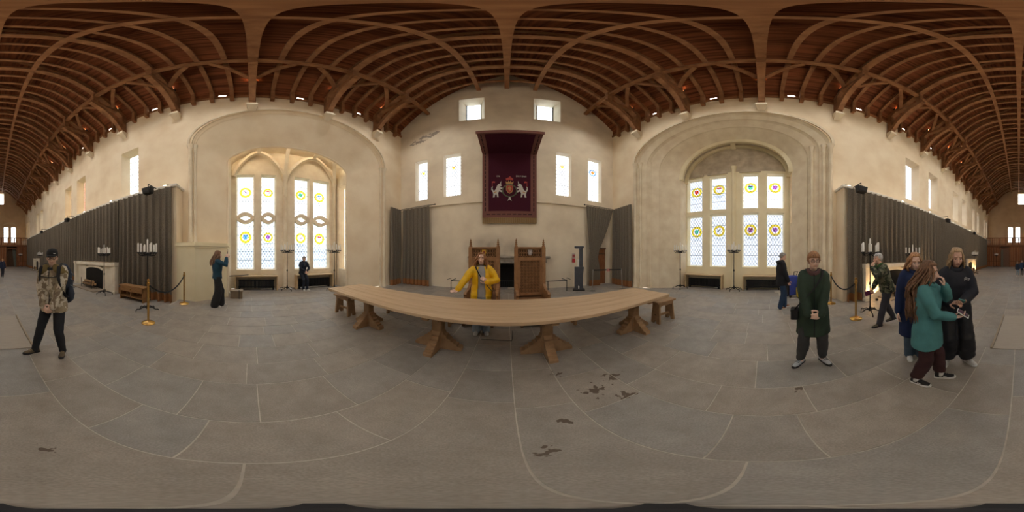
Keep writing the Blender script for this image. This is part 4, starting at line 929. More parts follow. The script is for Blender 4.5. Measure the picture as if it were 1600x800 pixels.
# ================================================================== HIGH TABLE
t = thing('high_table', 'long pale oak trestle table standing before the two thrones', 'table', (-.38, 2.47, 0))
L0, L1, D0, D1, TH = -3.35, 3.35, -.56, .56, .80
for i in range(5):
    a = D0+(D1-D0)*i/5; MB().box(L0, L1, a+.0015, a+(D1-D0)/5-.0015, TH-.05, TH+random.uniform(-.001,.001)).build('plank', TBL, t, bevel=.004)
for x in (L0, L1-.1): MB().box(x, x+.1, D0+.03, D1-.03, TH-.085, TH-.05).build('batten', TBL, t)
footp = [(0,0),(.40,0),(.40,.05),(.385,.075),(.335,.085),(.33,.115),(.285,.125),(.275,.16),(.225,.175),(.215,.215),(.165,.23),(.155,.28),(.115,.29),(.10,.34),(.075,.36),(.07,.42),(0,.44)]
topp = [(0,.46),(.06,.47),(.075,.53),(.11,.54),(.12,.585),(.16,.595),(.17,.635),(.215,.645),(.225,.68),(.28,.69),(.28,.74),(0,.74)]
for x in (-2.74, -1.08, .60, 2.38):
    px = x+.38
    post = MB().box(px-.085, px+.085, -.085-.05, .085-.05, 0, .75).build('trestle_post', LEG, t, bevel=.015)
    for k, (ux, uy) in enumerate(((1,0),(-1,0),(0,1),(0,-1))):
        w_ = .13; nx, ny = -uy, ux
        MB().prism(footp, (px-nx*w_/2, -.05-ny*w_/2, 0), (ux,uy,0), (0,0,1), (nx*w_,ny*w_,0)).build('carved_foot', LEG, post)
        MB().prism(topp, (px-nx*.05, -.05-ny*.05, 0), (ux,uy,0), (0,0,1), (nx*.1,ny*.1,0)).build('carved_bracket', LEG, post)
    MB().box(px-.05, px+.05, -.52, .5, .70, .75).build('bearer', LEG, post)
def stool(label, loc, rz, L=.62, H=.56, D=.30, name='stool', group=None):
    t = thing(name, label, 'stool' if L < 1 else 'bench', loc, rz, group)
    MB().box(-L/2, L/2, -D/2, D/2, H-.045, H).build('seat', LEG, t, bevel=.008)
    MB().prism([(-L/2+.06,0),(-L/2+.1,-.09),(-.1,-.06),(0,-.085),(.1,-.06),(L/2-.1,-.09),(L/2-.06,0)], (0,-D/2+.03,H-.045), (1,0,0), (0,0,1), (0,.025,0)).build('apron', LEG, t)
    for s in (-1, 1):
        x = s*(L/2-.1); lp = [(-D/2+.01,0),(-.05,0),(-.035,.06),(0,.09),(.035,.06),(.05,0),(D/2-.01,0),(D/2-.04,H-.045),(-D/2+.04,H-.045)]
        lg = MB().prism(lp, (x-.02+s*.03,0,0), (0,1,0), (-s*.06,0,1), (.05,0,0)).build('leg_board', LEG, t)
        MB().lathe([(.035,-.003),(.035,.003)], 10, (x+s*.033+s*.002,0,.2), Matrix.Rotation(PI/2, 3, 'Y')).build('pierced_hole', DKW, lg)
    MB().box(-L/2+.08, L/2-.08, -.02, .02, .16, .21).build('stretcher', LEG, t)
    return t
stool('oak stool with pierced leg boards at the looped bay end of the table', (-3.72, 2.42, 0), R(10))
stool('oak stool with pierced leg boards at the stepped bay end of the table', (3.2, 2.25, 0), R(-10))
stool('oak bench behind the table towards the looped bay', (-2.1, 3.42, 0), 0, 1.9, .46, name='bench'); stool('oak bench behind the table towards the stepped bay', (2.35, 3.42, 0), 0, 1.9, .46, name='bench')

# ================================================================== THRONES
def throne(label, loc, shield):
    t = thing('throne', label, 'throne', loc); W, H = .385, 1.88
    for s in (-1, 1):
        MB().box(s*W-.055, s*W+.055, -.055, .055, 0, H).build('back_post', THR, t, bevel=.008)
        MB().lathe([(.045,0),(.05,.02),(.028,.045),(.04,.075),(.022,.10),(.036,.13),(.018,.16),(.024,.18),(.004,.24)], 10, (s*W,0,H)).build('finial', THR, t, smooth=True)
        MB().prism([(.05,.44),(.62,.44),(.62,.62),(.66,.67),(.60,.72),(.3,.74),(.05,.86)], (s*W-.04,0,0), (0,-1,0), (0,0,1), (.08,0,0)).build('arm', THR, t, bevel=.01)
        MB().box(s*W-.05, s*W+.05, -.64, -.55, 0, .46).build('front_post', THR, t, bevel=.008)
        MB().box(s*W-.03, s*W+.03, -.58, -.03, .05, .45).build('side_panel', THR, t)
    MB().box(-W, W, -.62, .02, .40, .46).build('seat', THR, t, bevel=.01); MB().box(-W, W, -.61, -.57, .04, .40).build('front_panel', THR, t)
    for a, b in ((.52,.60),(1.50,1.60),(1.83,1.88)): MB().box(-W+.05, W-.05, -.045, .045, a, b).build('back_rail', THR, t, bevel=.006)
    MB().box(-W+.05, W-.05, .015, .03, .46, 1.85).build('back_board', DKW, t)
    MB().box(-W+.05,-W+.11,-.04,.03,.56,1.52).build('back_stile', THR, t); MB().box(W-.11,W-.05,-.04,.03,.56,1.52).build('back_stile', THR, t)
    # openwork tracery
    mb = MB(); a0, a1, b0, b1 = -W+.11, W-.11, .60, 1.50; nx, nz = 6, 11
    for i in range(nx):
        for j in range(nz):
            cx = a0+(a1-a0)*(i+.5)/nx; cz = b0+(b1-b0)*(j+.5)/nz; r = (a1-a0)/nx*.47
            mb.tube([(cx+r*math.cos(2*PI*k/8), -.02, cz+r*math.sin(2*PI*k/8)) for k in range(8)], .009, 4, closed=True, up=(0,1,0))
            mb.beam((cx-r*1.2,-.02,cz-r*1.2),(cx+r*1.2,-.02,cz+r*1.2), .01, .014, (0,1,0)); mb.beam((cx-r*1.2,-.02,cz+r*1.2),(cx+r*1.2,-.02,cz-r*1.2), .01, .014, (0,1,0))
    mb.build('tracery_panel', THR, t)
    mb = MB(); nx = 9
    for i in range(nx):
        cx = -W+.08+(2*W-.16)*(i+.5)/nx
        for cz in (1.665, 1.765):
            mb.tube([(cx+.038*math.cos(2*PI*k/8), -.02, cz+.046*math.sin(2*PI*k/8)) for k in range(8)], .009, 4, closed=True, up=(0,1,0))
    mb.build('crest_fretwork', THR, t)
    sh = [(-.06,.08),(.06,.08),(.06,-.01),(.035,-.06),(0,-.085),(-.035,-.06),(-.06,-.01)]
    sd = MB().prism(sh, (0,-.03,1.72), (1,0,0), (0,0,1), (0,-.02,0)).build('shield', mat('shield_'+shield[0], shield[1], .4, scale=20), t)
    MB().prism([(-.02,.03),(.01,.045),(.03,.01),(.01,-.01),(.02,-.05),(-.01,-.03),(-.03,-.04),(-.02,0)], (0,-.052,1.72), (1,0,0), (0,0,1), (0,-.006,0)).build('shield_charge', mat('shield_charge_'+shield[0], shield[2], .5), sd)
    f = MB().box(-W+.02, W-.02, -1.08, -.7, .14, .19).build('footboard', THR, t, bevel=.006)
    for s in (-1, 1): MB().box(s*(W-.07)-.03, s*(W-.07)+.03, -1.06, -.72, 0, .14).build('footboard_leg', DKW, f)
throne('tall oak throne with a gold lion shield behind the woman in yellow', (-.63, 4.5, 0), ('gold', (.62,.36,.05), (.35,.06,.03)))
throne('tall oak throne with a silver unicorn shield standing free', (.64, 4.5, 0), ('silver', (.42,.36,.34), (.6,.56,.52)))

# ================================================================== CANDELABRA
def make_candelabrum():
    t = thing('floor_candelabrum', '', 'candelabrum', (0,0,0), 0, 'black iron floor candelabra')
    mb = MB().lathe([(.05,.1),(.06,.14),(.035,.2),(.02,.26),(.018,.9),(.03,.93),(.035,.96),(.03,.99),(.017,1.02),(.016,1.78),(.03,1.8),(.05,1.84),(.02,1.9)], 10); mb.build('pole', IRON, t, smooth=True)
    for k in range(5):
        a = 2*PI*k/5+.3; c, s = math.cos(a), math.sin(a)
        MB().tube([(c*r, s*r, z) for r, z in ((.03,.15),(.14,.16),(.26,.10),(.33,.11),(.37,.07),(.37,.02))], [.02,.018,.016,.016,.018,.022], 6).build('foot', IRON, t, smooth=True)
    mb = MB(); n = 20; mb.tube([(.2*math.cos(2*PI*i/n), .2*math.sin(2*PI*i/n), 1.84) for i in range(n)], .012, 5, closed=True); mb.build('ring', IRON, t, smooth=True)
    for k in range(8):
        a = 2*PI*k/8+.2; c, s = math.cos(a), math.sin(a); rr = .30 if k % 2 else .22
        ar = MB().tube([(c*r, s*r, z) for r, z in ((.03,1.82),(rr*.5,1.78),(rr*.85,1.80),(rr,1.88))], .011, 5).build('arm', IRON, t)
        MB().lathe([(.012,1.85),(.04,1.88),(.045,1.9),(.022,1.9)], 8, (c*rr, s*rr, 0)).build('drip_cup', IRON, ar)
        h = .27 if k % 3 else .22
        cd = MB().lathe([(.027,1.9),(.027,1.9+h-.02),(.018,1.9+h),(.0,1.9+h+.01)], 8, (c*rr, s*rr, 0)).build('candle', WAX, t, smooth=True)
    MB().lathe([(.024,1.88),(.024,2.27),(.014,2.3),(0,2.31)], 8).build('candle', WAX, t, smooth=True)
    return t
can = make_candelabrum()
spots = [((-7.42,1.68,0), 'black candelabrum standing between the two looped bay windows'), ((-6.62,3.72,0), 'black candelabrum at the looped bay corner beside the side window'),
         ((7.02,3.9,0), 'black candelabrum in the far corner of the stepped bay'), ((7.42,1.33,0), 'black candelabrum standing between the two stepped bay windows'),
         ((-4.05,-2.98,HALL), 'black candelabrum with tall white candles beside the brass rope post'), ((-4.6,-5.8,HALL), 'black candelabrum with white candles before the log fireplace'),
         ((3.82,-2.95,HALL), 'black candelabrum with tall white candles behind the man in green camouflage'), ((4.5,-5.9,HALL), 'black candelabrum with white candles behind the woman in navy'),
         ((-4.7,-16.6,HALL), 'distant black candelabrum along the log fireplace curtains'), ((4.2,-15.2,HALL), 'distant black candelabrum by the far lit fireplace'),
         ((-4.1,-25.9,HALL), 'distant candelabrum against the screen boards beside the curtained doorway'), ((3.62,-25.9,HALL), 'distant candelabrum against the screen boards beside the wooden door')]
for k, (p, lab) in enumerate(spots):
    if k == 0: can.location = p; can['label'] = lab
    else: dup(can, None, p, .4*k, lab)

# ================================================================== BRASS ROPE POSTS
def stanchion(label, loc):
    t = thing('rope_post', label, 'rope post', loc)
    MB().lathe([(.16,0),(.16,.015),(.15,.03),(.06,.06),(.035,.08)], 20).build('base', BRASS, t, smooth=True)
    MB().lathe([(.027,.07),(.027,.98)], 12).build('pole', BRASS, t, smooth=True); MB().lathe([(.035,.95),(.04,.99),(.035,1.02),(.02,1.03),(.032,1.06),(.028,1.09),(.0,1.105)], 12).build('finial', BRASS, t, smooth=True)
A, Bp = Vector((-3.02,-2.2,0)), Vector((-4.95,-2.15,0)); C_, D_ = Vector((3.38,-2.17,0)), Vector((4.95,-2.2,0))
stanchion('brass rope post on the dais edge by the candelabrum and chest bench', A); stanchion('brass rope post standing against the buff plinth', Bp)
stanchion('brass rope post on the dais edge by the man in green camouflage', C_); stanchion('brass rope post behind the woman in the green coat', D_)
ROPE = mat('black_rope', (.02,.022,.025), .8, scale=60)
def rope(label, p, q, sag):
    t = thing('barrier_rope', label, 'rope', p); d = q-p
    MB().tube([Vector((d.x*i/18, d.y*i/18, .97-sag*4*(i/18)*(1-i/18))) for i in range(19)], .02, 8).build('rope', ROPE, t, smooth=True)
    for z in (0, d): MB().ell(Vector((0,0,.97))+(z if z else Vector()), (.035,.035,.035)).build('hook', BRASS, t, smooth=True)
rope('black rope sagging between the brass posts by the buff plinth', A, Bp, .34); rope('black rope sagging from the brass post by the glowing fireplace', C_, D_, .3)

# ================================================================== ODDS AND ENDS
t = thing('chest_bench', 'low oak chest bench with brass lock before the curtain near the log fireplace', 'bench', (-4.85, -4.25, HALL), R(90))
CH = mat('golden_oak', (.34, .18, .07), .55, scale=6, col2=(.24, .12, .045), stretch=(1, 4, 4))
MB().box(-.65, .65, -.19, .19, .56, .60).build('seat', CH, t, bevel=.008); MB().box(-.6, .6, -.17, -.14, .36, .56).build('drawer_front', CH, t, bevel=.006)
for x in (-.6, .56): MB().box(x, x+.04, -.17, .17, 0, .56).build('side', CH, t)
MB().box(-.6, .6, -.17, .17, .14, .17).build('shelf', CH, t); MB().box(-.02,.02,-.17,.17,.17,.36).build('divider', CH, t); MB().lathe([(.03,0),(.03,.02)], 12, (0,-.17,.46), Matrix.Rotation(PI/2,3,'X')).build('lock', BRASS, t)
t = thing('low_bench', 'distant low wooden bench along the log fireplace curtains', 'bench', (-4.9,-13.5,HALL)); MB().box(-.2,.2,-1,1,.4,.45).build('seat', CH, t)
for y in (-.9,.86): MB().box(-.18,.18,y,y+.04,0,.4).build('leg', CH, t)
# info kiosk
KG = mat('dark_grey_kiosk', (.075,.08,.095), .5, scale=6)
t = thing('visitor_kiosk', 'dark grey column kiosk with overhanging top beside the tied curtain', 'kiosk', (3.28, 6.95, 0), R(-25))
MB().box(-.28,.28,-.2,.2,0,.06).build('base', BLK, t, bevel=.01); MB().prism([(-.2,.06),(.2,.06),(.2,.75),(.24,1.12),(-.2,1.12),(-.2,.75)], (0,-.14,0), (1,0,0), (0,0,1), (0,.28,0)).build('cabinet', KG, t, bevel=.01)
MB().box(.02,.2,-.04,.08,1.12,2.02).build('column', KG, t, bevel=.008); MB().box(-.2,.24,-.14,.1,2.0,2.09).build('top', KG, t, bevel=.015); MB().box(-.15,.12,-.12,.06,1.985,2.0).build('lamp_strip', mat('kiosk_blue_strip', (.12,.14,.3), .4), t)
MB().prism([(-.02,.1),(.02,.1),(.03,.2),(0,.27),(-.03,.2)], (0,-.145,0), (1,0,0), (0,0,1), (0,-.004,0)).build('mark', WAX, t)
t = thing('fire_call_point', 'small red and white fire notice on the gable wall beside the kiosk', 'sign', (3.42, END-.02, 1.45))
MB().box(-.09,.09,-.01,.02,.02,.32).build('notice', mat('notice_white', (.6,.5,.45), .6), t); MB().box(-.08,.08,-.03,.0,-.16,.05).build('call_box', mat('alarm_red', (.45,.02,.03), .4), t); MB().box(-.07,.07,-.014,0,.1,.26).build('notice_text_block', mat('notice_red', (.35,.07,.07), .6), t)
MB().box(.22,.46,-.02,.0,-.4,.0).build('notice_plate', WAX, t)
# belt barrier
SIL = mat('brushed_steel', (.55,.55,.55), .3, metal=1, scale=20)
pa, pb = Vector((3.78,6.55,0)), Vector((5.22,6.1,0))
t = thing('belt_barrier', 'silver posted black belt barrier across the panelled door', 'barrier', pa); d = pb-pa
for p, lean in ((Vector(), .05), (d, -.05)):
    MB().lathe([(.17,0),(.17,.012),(.03,.03)], 16, p).build('base', SIL, t, smooth=True); MB().tube([p, p+Vector((lean,0,1.0))], .02, 8).build('post', SIL, t, smooth=True)
MB().beam(Vector((.05,0,.97)), d+Vector((-.05,0,.97)), .006, .055).build('belt', BLK, t); MB().obox(d*.52+Vector((0,-.01,.96)), (.1,.01,.06)).build('tag', mat('pink_tag', (.6,.25,.22), .6), t)
t = thing('low_barrier', 'thin black barrier rail by the plinth beside the woman photographing', 'barrier', (-6.1,-.65,0))
MB().beam((-.3,-.2,.83),(-.75,.55,.83), .012, .03).build('belt', BLK, t); MB().tube([(.1,.22,0),(.1,.22,.36)], .012, 6).build('post', BLK, t)
t = thing('wooden_box', 'low brown wooden box against the looped bay jamb', 'box', (-6.15,-.5,0)); BX = mat('box_board', (.26,.19,.12), .6, scale=6)
MB().box(-.25,.1,-.27,.18,0,.28).build('body', BX, t); MB().box(-.27,.12,-.29,.2,.28,.31).build('lid', BX, t, bevel=.005)
# luggage in the stepped bay
t = thing('blue_case', 'blue upright wheeled bag with black trim in the stepped bay corner', 'bag', (6.3,-1.12,0), R(20)); BLU = mat('blue_nylon', (.05,.08,.42), .7, scale=10)
MB().box(-.14,.14,-.22,.2,.08,.86).build('body', BLU, t, bevel=.04); MB().tube([(0,-.22,.86),(0,-.3,1.0),(0,-.12,1.0),(0,-.1,.86)], .015, 6).build('handle', BLK, t); MB().box(-.15,.15,.18,.22,.1,.8).build('trim', BLK, t)
for s in (-1,1): MB().lathe([(.05,-.02),(.05,.02)], 12, (s*.12,.12,.05), Matrix.Rotation(PI/2,3,'Y')).build('wheel', BLK, t)
t = thing('yellow_bucket', 'yellow wheeled bucket beside the blue bag', 'bucket', (6.05,-1.42,0)); YEL = mat('yellow_plastic', (.65,.50,.04), .4, scale=6)
MB().box(-.15,.15,-.15,.15,.06,.42).build('body', YEL, t, bevel=.03); MB().box(-.1,.1,-.1,.1,.42,.62).build('wringer', YEL, t, bevel=.02); MB().tube([(-.13,0,.42),(-.13,0,.66),(.13,0,.66),(.13,0,.42)], .012, 6).build('handle', BLK, t)
for x in (-.1,.1):
    for y in (-.1,.1): MB().ell((x,y,.03), (.03,.03,.03)).build('wheel', BLK, t)
# camera stand foot directly below the lens
t = thing('camera_stand_foot', 'dark low tripod foot on the flagstones directly under the panorama camera', 'tripod foot', (0,0,0))
MB().lathe([(.035,0),(.035,.012),(.015,.02)], 14).build('hub', BLK, t, smooth=True)
for k in range(3):
    a = 2*PI*k/3+.6; MB().beam((0,0,.008),(.085*math.cos(a),.085*math.sin(a),.006), .022, .01).build('foot', BLK, t)
t = thing('floor_cable', 'thin black cable lying on the flagstones beneath the table', 'cable', at_floor(752, 530))
MB().tube([at_floor(x_, y_, .006)-Vector(t.location) for x_, y_ in ((752,530),(775,531),(800,532),(801,525),(801,517))], .006, 5).build('cable_run', BLK, t)
# ================================================================== PEOPLE
TMP = bpy.data.scenes.new('remesh_bench')
def remesh(mb, vox, smooth=3, fold=0.0, fscale=9, seed=0, stretch=.35):
    me = bpy.data.meshes.new('t'); me.from_pydata(mb.v, [], mb.f)
    bm = bmesh.new(); bm.from_mesh(me); bmesh.ops.recalc_face_normals(bm, faces=bm.faces); bm.to_mesh(me); bm.free()
    ob = bpy.data.objects.new('t', me); TMP.collection.objects.link(ob)
    m = ob.modifiers.new('r', 'REMESH'); m.mode = 'VOXEL'; m.voxel_size = vox
    if smooth: s = ob.modifiers.new('s', 'SMOOTH'); s.factor = .5; s.iterations = smooth
    vl = TMP.view_layers[0]; vl.update(); dg = vl.depsgraph
    out = bpy.data.meshes.new_from_object(ob.evaluated_get(dg))
    bpy.data.objects.remove(ob); bpy.data.meshes.remove(me)
    if fold:
        co = [(v.co.copy(), v.normal.copy()) for v in out.vertices]
        for v, (p, n) in zip(out.vertices, co):
            a = noise.noise((p.x*fscale+seed, p.y*fscale, p.z*fscale*stretch)); b = noise.noise((p.x*fscale*.5, p.y*fscale*.5+seed, p.z*fscale*1.3))
            v.co = p + n*fold*(a+.7*b)
    for p in out.polygons: p.use_smooth = True
    return out
def V(*a): return Vector(a)
def ik(a, c, l1, l2, pole):
    a, c = Vector(a), Vector(c); d = c-a; L = min(d.length, (l1+l2)*.999); u = d.normalized(); c = a+u*L
    x = (l1*l1-l2*l2+L*L)/(2*L); h = math.sqrt(max(0, l1*l1-x*x)); p = Vector(pole); p = (p-u*p.dot(u)).normalized()
    return a+u*x+p*h, c
def hand(mb, w, d, n, side, curl=25, spread=.06):
    """palm and five bent fingers: w wrist, d finger direction, n palm-facing normal, side +1 if thumb lies towards d x n"""
    d = Vector(d).normalized(); n = Vector(n); n = (n-d*n.dot(d)).normalized(); t = d.cross(n)*side; w = Vector(w)
    mb.tube([w-d*.03, w+d*.01, w+d*.045, w+d*.085, w+d*.098], [(.021,.026),(.025,.021),(.038,.017),(.041,.015),(.03,.008)], 10, True, n)
    for k, (o, L, r) in enumerate(((.031,.068,.0092),(.011,.077,.0095),(-.010,.071,.0092),(-.029,.056,.0082))):
        p = w+d*.088+t*o; a = R(curl*(.5+.1*k)); dd = (d+t*(o*spread*20)).normalized(); pts = [p-dd*.012, p]; rr = [r*1.05, r]
        for f in (.45, .32, .25):
            dd = (dd*math.cos(a)+n*math.sin(a)).normalized(); p = p+dd*L*f; pts.append(p); rr.append(r*(.95 if f > .3 else .85)); nn = n
            a = R(curl)
        mb.limb(pts, rr, 7)
    p = w+d*.022+t*.03; q = p+(d*.45+t*.75+n*.25).normalized()*.04; r_ = q+(d*.85+t*.3+n*.35).normalized()*.034; s_ = r_+(d*.9+n*.45).normalized()*.024
    mb.limb([w+d*.02+t*.012, p, q, r_, s_], [.014,.0145,.0115,.0105,.009], 8)
SKIN = mat('skin', (.72, .44, .33), .5, scale=12, var=.06); SKINP = mat('pale_skin', (.80, .54, .43), .5, scale=12, var=.06)
LIP = mat('lip', (.45, .16, .14), .4); EYEW = mat('eye_white', (.7,.68,.65), .3); EYED = mat('eye_iris', (.05,.04,.03), .2)
def person(label, loc, yaw, H, pose, fit):
    """local frame: +Y forward, +X the person's right; measures for a 1.70 m figure, scaled by H"""
    root = thing('person', label, 'person', loc, yaw); S = H/1.70; root.scale = (S, S, S); P = pose; F = fit; fem = F.get('fem', False); skin = F.get('skin', SKIN)
    hipz = P.get('hipz', .90); hc = V(*P.get('hip', (0, 0, hipz))); sw = .165 if fem else .185; lean = R(P.get('lean', 0)); side = R(P.get('tilt', 0)); twist = R(P.get('twist', 0))
    Rm = Matrix.Rotation(-lean, 3, 'X') @ Matrix.Rotation(side, 3, 'Y') @ Matrix.Rotation(twist, 3, 'Z')
    U = lambda x, y, z: hc + Rm @ V(x, y, z-.90)            # upper-body point
    sh = {1: U(sw, 0, 1.395), -1: U(-sw, 0, 1.395)}; hip = {e: hc+V(e*.088, 0, 0) for e in (1, -1)}
    ank = {1: V(*P.get('ankR', (.1, 0, .085))), -1: V(*P.get('ankL', (-.1, 0, .085)))}
    knee = {}; elb = {}; wr = {}
    for e, k in ((1, 'R'), (-1, 'L')):
        knee[e], ank[e] = ik(hip[e], ank[e], .425, .405, P.get('kp'+k, (0, 1, 0)))
        elb[e], wr[e] = ik(sh[e], V(*P.get('wr'+k, (e*.28, .06, .86))), .285, .255, P.get('ep'+k, (e*.5, -1, -.2)))
    toe = {1: R(P.get('toeR', -10)), -1: R(P.get('toeL', 10))}
    hy, hp = R(P.get('head', (0, 0))[0]), R(P.get('head', (0, 0))[1]); hr = R(P.get('headroll', 0))
    HM = Matrix.Rotation(twist*.5, 3, 'Z') @ Matrix.Rotation(hy, 3, 'Z') @ Matrix.Rotation(hp, 3, 'X') @ Matrix.Rotation(hr, 3, 'Y')
    nk = U(0, -.005, 1.445); hcen = nk + (Rm @ V(0, .012, .06)) + HM @ V(0, .018, .085); hs = F.get('headscale', 1.0)
    h = lambda x, y, z: hcen + HM @ (V(x, y, z)*hs)
    # ---- body: one continuous skin surface (head, neck, trunk, limbs) plus finely built hands
    mb = MB()
    mb.ell(h(0,-.012,.030), (.074*hs,.093*hs,.088*hs), 16, 12, HM); mb.ell(h(0,.018,-.035), (.060*hs,.070*hs,.075*hs), 14, 10, HM); mb.ell(h(0,.052,-.082), (.030*hs,.026*hs,.024*hs), 10, 8, HM)
    mb.limb([h(0,.078,.015), h(0,.095,-.02), h(0,.104,-.032)], [.008*hs,.012*hs,.013*hs], 8); mb.ell(h(0,.09,-.036), (.018*hs,.012*hs,.009*hs), 8, 6, HM)
    for e in (1, -1):
        mb.ell(h(e*.075,-.005,-.005), (.010*hs,.022*hs,.033*hs), 8, 8, HM); mb.ell(h(e*.036,.055,-.022), (.026*hs,.024*hs,.024*hs), 8, 8, HM); mb.ell(h(e*.03,.072,.030), (.027*hs,.012*hs,.010*hs), 8, 6, HM)
    mb.ell(h(0,.082,-.060), (.022*hs,.012*hs,.010*hs), 8, 6, HM)
    mb.limb([nk-(Rm @ V(0,0,.05)), nk+(Rm @ V(0,.0,.03)), hcen+HM @ V(0,-.015,-.05)], [.062,.050 if fem else .056,.052], 12)
    head = remesh(mb, .0075, 2)
    mb = MB()
    tr = [(0,.86,.150,.105),(0,.96,.160,.110),(0,1.08,.130,.095),(0,1.25,.150,.110),(0,1.36,.150,.085),(0,1.43,.07,.065)]
    mb.tube([U(0,0,z) for _, z, _, _ in tr], [(a, b) for *_, a, b in tr], 16, True, Rm @ V(0,-1,0))
    for e in (1, -1):
        mb.limb([hip[e]+V(0,0,.02), knee[e], ank[e]], [.075,.05,.038], 10); mb.limb([sh[e], elb[e], wr[e]], [.045,.036,.026], 10)
    trunk = remesh(mb, .02, 2)
    mb = MB()
    for e, k in ((1, 'R'), (-1, 'L')):
        d = V(*P.get('hd'+k, tuple(wr[e]-elb[e]))); n = V(*P.get('hn'+k, (-e, .2, 0))); hand(mb, wr[e], d, n, P.get('th'+k, e if False else 1)*(1 if d.cross(n).dot(V(*P.get('tv'+k, (-e*.3, 1, .2)))) > 0 else -1), P.get('curl'+k, 28))
    hands = remesh(mb, .0052, 1)
    bm = bmesh.new()
    for m_ in (head, trunk, hands): bm.from_mesh(m_)
    me = bpy.data.meshes.new('body'); bm.to_mesh(me); bm.free()
    for p in me.polygons: p.use_smooth = True
    body = link('body', me, skin, root)
    # face
    for e in (1, -1):
        MB().ell(h(e*.031,.076,.004), (.0125*hs,.006*hs,.006*hs), 10, 6, HM).build('eye', EYEW, root, smooth=True, angle=None)
        MB().ell(h(e*.031,.081,.004), (.006*hs,.004*hs,.006*hs), 8, 6, HM).build('iris', EYED, root, smooth=True, angle=None)
        MB().limb([h(e*.014,.083,.028), h(e*.03,.085,.033), h(e*.048,.074,.027)], [.004,.0042,.003], 6).build('eyebrow', F['hairmat'], root, smooth=True, angle=None)
    MB().limb([h(-.023,.083,-.058), h(0,.093,-.060), h(.023,.083,-.058)], [(.004,.004),(.0075,.0065),(.004,.004)], 8).build('lips', LIP, root, smooth=True, angle=None)
    # ---- trousers
    if 'legs' in F:
        g = F['legs']; mb = MB(); rt, rk, ra = g.get('r', (.092,.068,.058)); ze = g.get('end', .06)
        mb.tube([hc+V(0,0,-.10), hc+V(0,0,-.02), hc+Rm @ V(0,0,.08), hc+Rm @ V(0,0,.16)], [(.135,.10),(.165,.118),(.155,.112),(.14,.10)], 16, True, V(0,-1,0))
        for e in (1, -1):
            k, a = knee[e], ank[e]; b = k.lerp(a, .5); end = a+V(0,0,ze-.085) if 'end' in g else a+V(0,0,-.03); cr = g.get('calf', rk*.97)
            mb.limb([hip[e]+V(0,0,.03), hip[e].lerp(k, .45), k, b, k.lerp(a, .86), end], [rt*1.05, rt*.95, rk, cr, ra, ra*g.get('cuff', 1)], 14, V(0,1,0))
        link('trousers', remesh(mb, .014, 3, g.get('fold', .008), 10, 3), g['m'], root)
    # ---- shoes
    s_ = F['shoe']
    for e, k in ((1, 'R'), (-1, 'L')):
        a = ank[e]; t = toe[e] if e == 1 else toe[e]; f = V(math.sin(-t), math.cos(t), 0); pz = a.z-.085; pitch = P.get('pitch'+k, 0); up = V(0,0,1)
        if pitch: f = (f*math.cos(R(pitch))+V(0,0,1)*math.sin(R(pitch))).normalized(); up = V(*Vector((f.y,-f.x,0)).normalized().cross(f)) if False else (V(0,0,1)-f*f.z).normalized()
        r = f.cross(up); o = V(a.x, a.y, pz); Q = lambda x, y, z: o+r*x+f*y+up*z
        outl = [(-.028,-.075),(.028,-.075),(.036,-.04),(.034,.03),(.045,.10),(.040,.155),(.018,.188),(-.012,.188),(-.036,.155),(-.042,.10),(-.032,.03),(-.036,-.04)]
        sh_o = MB().loft([[Q(x*q, y*q2, z) for x, y in outl] for q, q2, z in ((.97,.98,0),(1,1,.012),(1,1,.026),(.93,.97,.034))], True, True)
        so = MB(); rg = [(-.066,.028,.085),(-.04,.034,.10),(0,.036,.105),(.04,.036,.085),(.085,.041,.066),(.13,.038,.056),(.165,.026,.046)]
        ring = lambda y, w_, z: [Q(w_*math.cos(2*PI*i/12), y, .03+(z-.03)*max(0, math.sin(2*PI*i/12)) - .008*(math.sin(2*PI*i/12) < 0)) for i in range(12)]
        so.loft([ring(*q) for q in rg], True, True); so.limb([Q(0,-.02,.06), Q(0,-.02,.12)], [.042,.044], 10)
        up_o = so.build('shoe', s_['m'], root, smooth=True, angle=60); sh_o.build('sole', s_['sole'], up_o)
        if s_.get('lace'):
            for j in range(4): MB().limb([Q(-.022,.02+j*.022,.094-j*.008), Q(0,.02+j*.022,.102-j*.008), Q(.022,.02+j*.022,.094-j*.008)], [.004,.0045,.004], 5).build('lace', s_['lace'], up_o)
        if s_.get('sock'): MB().limb([a+V(0,0,-.02), a+V(0,0,.09)], [.045,.046], 10).build('sock', s_['sock'], root, smooth=True)
        if s_.get('mark'): MB().limb([Q(.04,.04,.05), Q(.043,.075,.045)], [.006,.004], 5).build('shoe_mark', s_['mark'], up_o)
    # ---- top
    def top(g, name, sub=''):
        mb = MB(); b = g.get('bulk', .02); hem = g['hem']; fl = g.get('flare', .01); bust = .012 if fem else 0
        zs = [(hem, .165+b+fl, .118+b+fl)]
        for z, a, c in ((.80,.168,.122),(.92,.168,.122),(1.06,.145,.108),(1.25,.162,.122+bust),(1.36,.158,.095)):
            if z > hem+.05: zs.append((z, a+b+(fl*max(0, (1.0-z)/(1.0-hem)) if z < 1 else 0), c+b+(fl*max(0, (1.0-z)/(1.0-hem)) if z < 1 else 0)))
        zs += [(1.425, .10+b*.4, .075+b*.4), (1.455, .075+b*.4, .068+b*.3)]
        hemf = g.get('hemfix', None)
        pts = [(U(0,0,z) if z > .9 else (hc+V(0,0,z-.9)).lerp(U(0,0,z), .5)) for z, _, _ in zs]
        mb.tube(pts, [(a, c) for _, a, c in zs], 20, True, Rm @ V(0,-1,0))
        sr = g.get('sleeve', (.075,.058,.048)); slen = g.get('slen', 1.0)
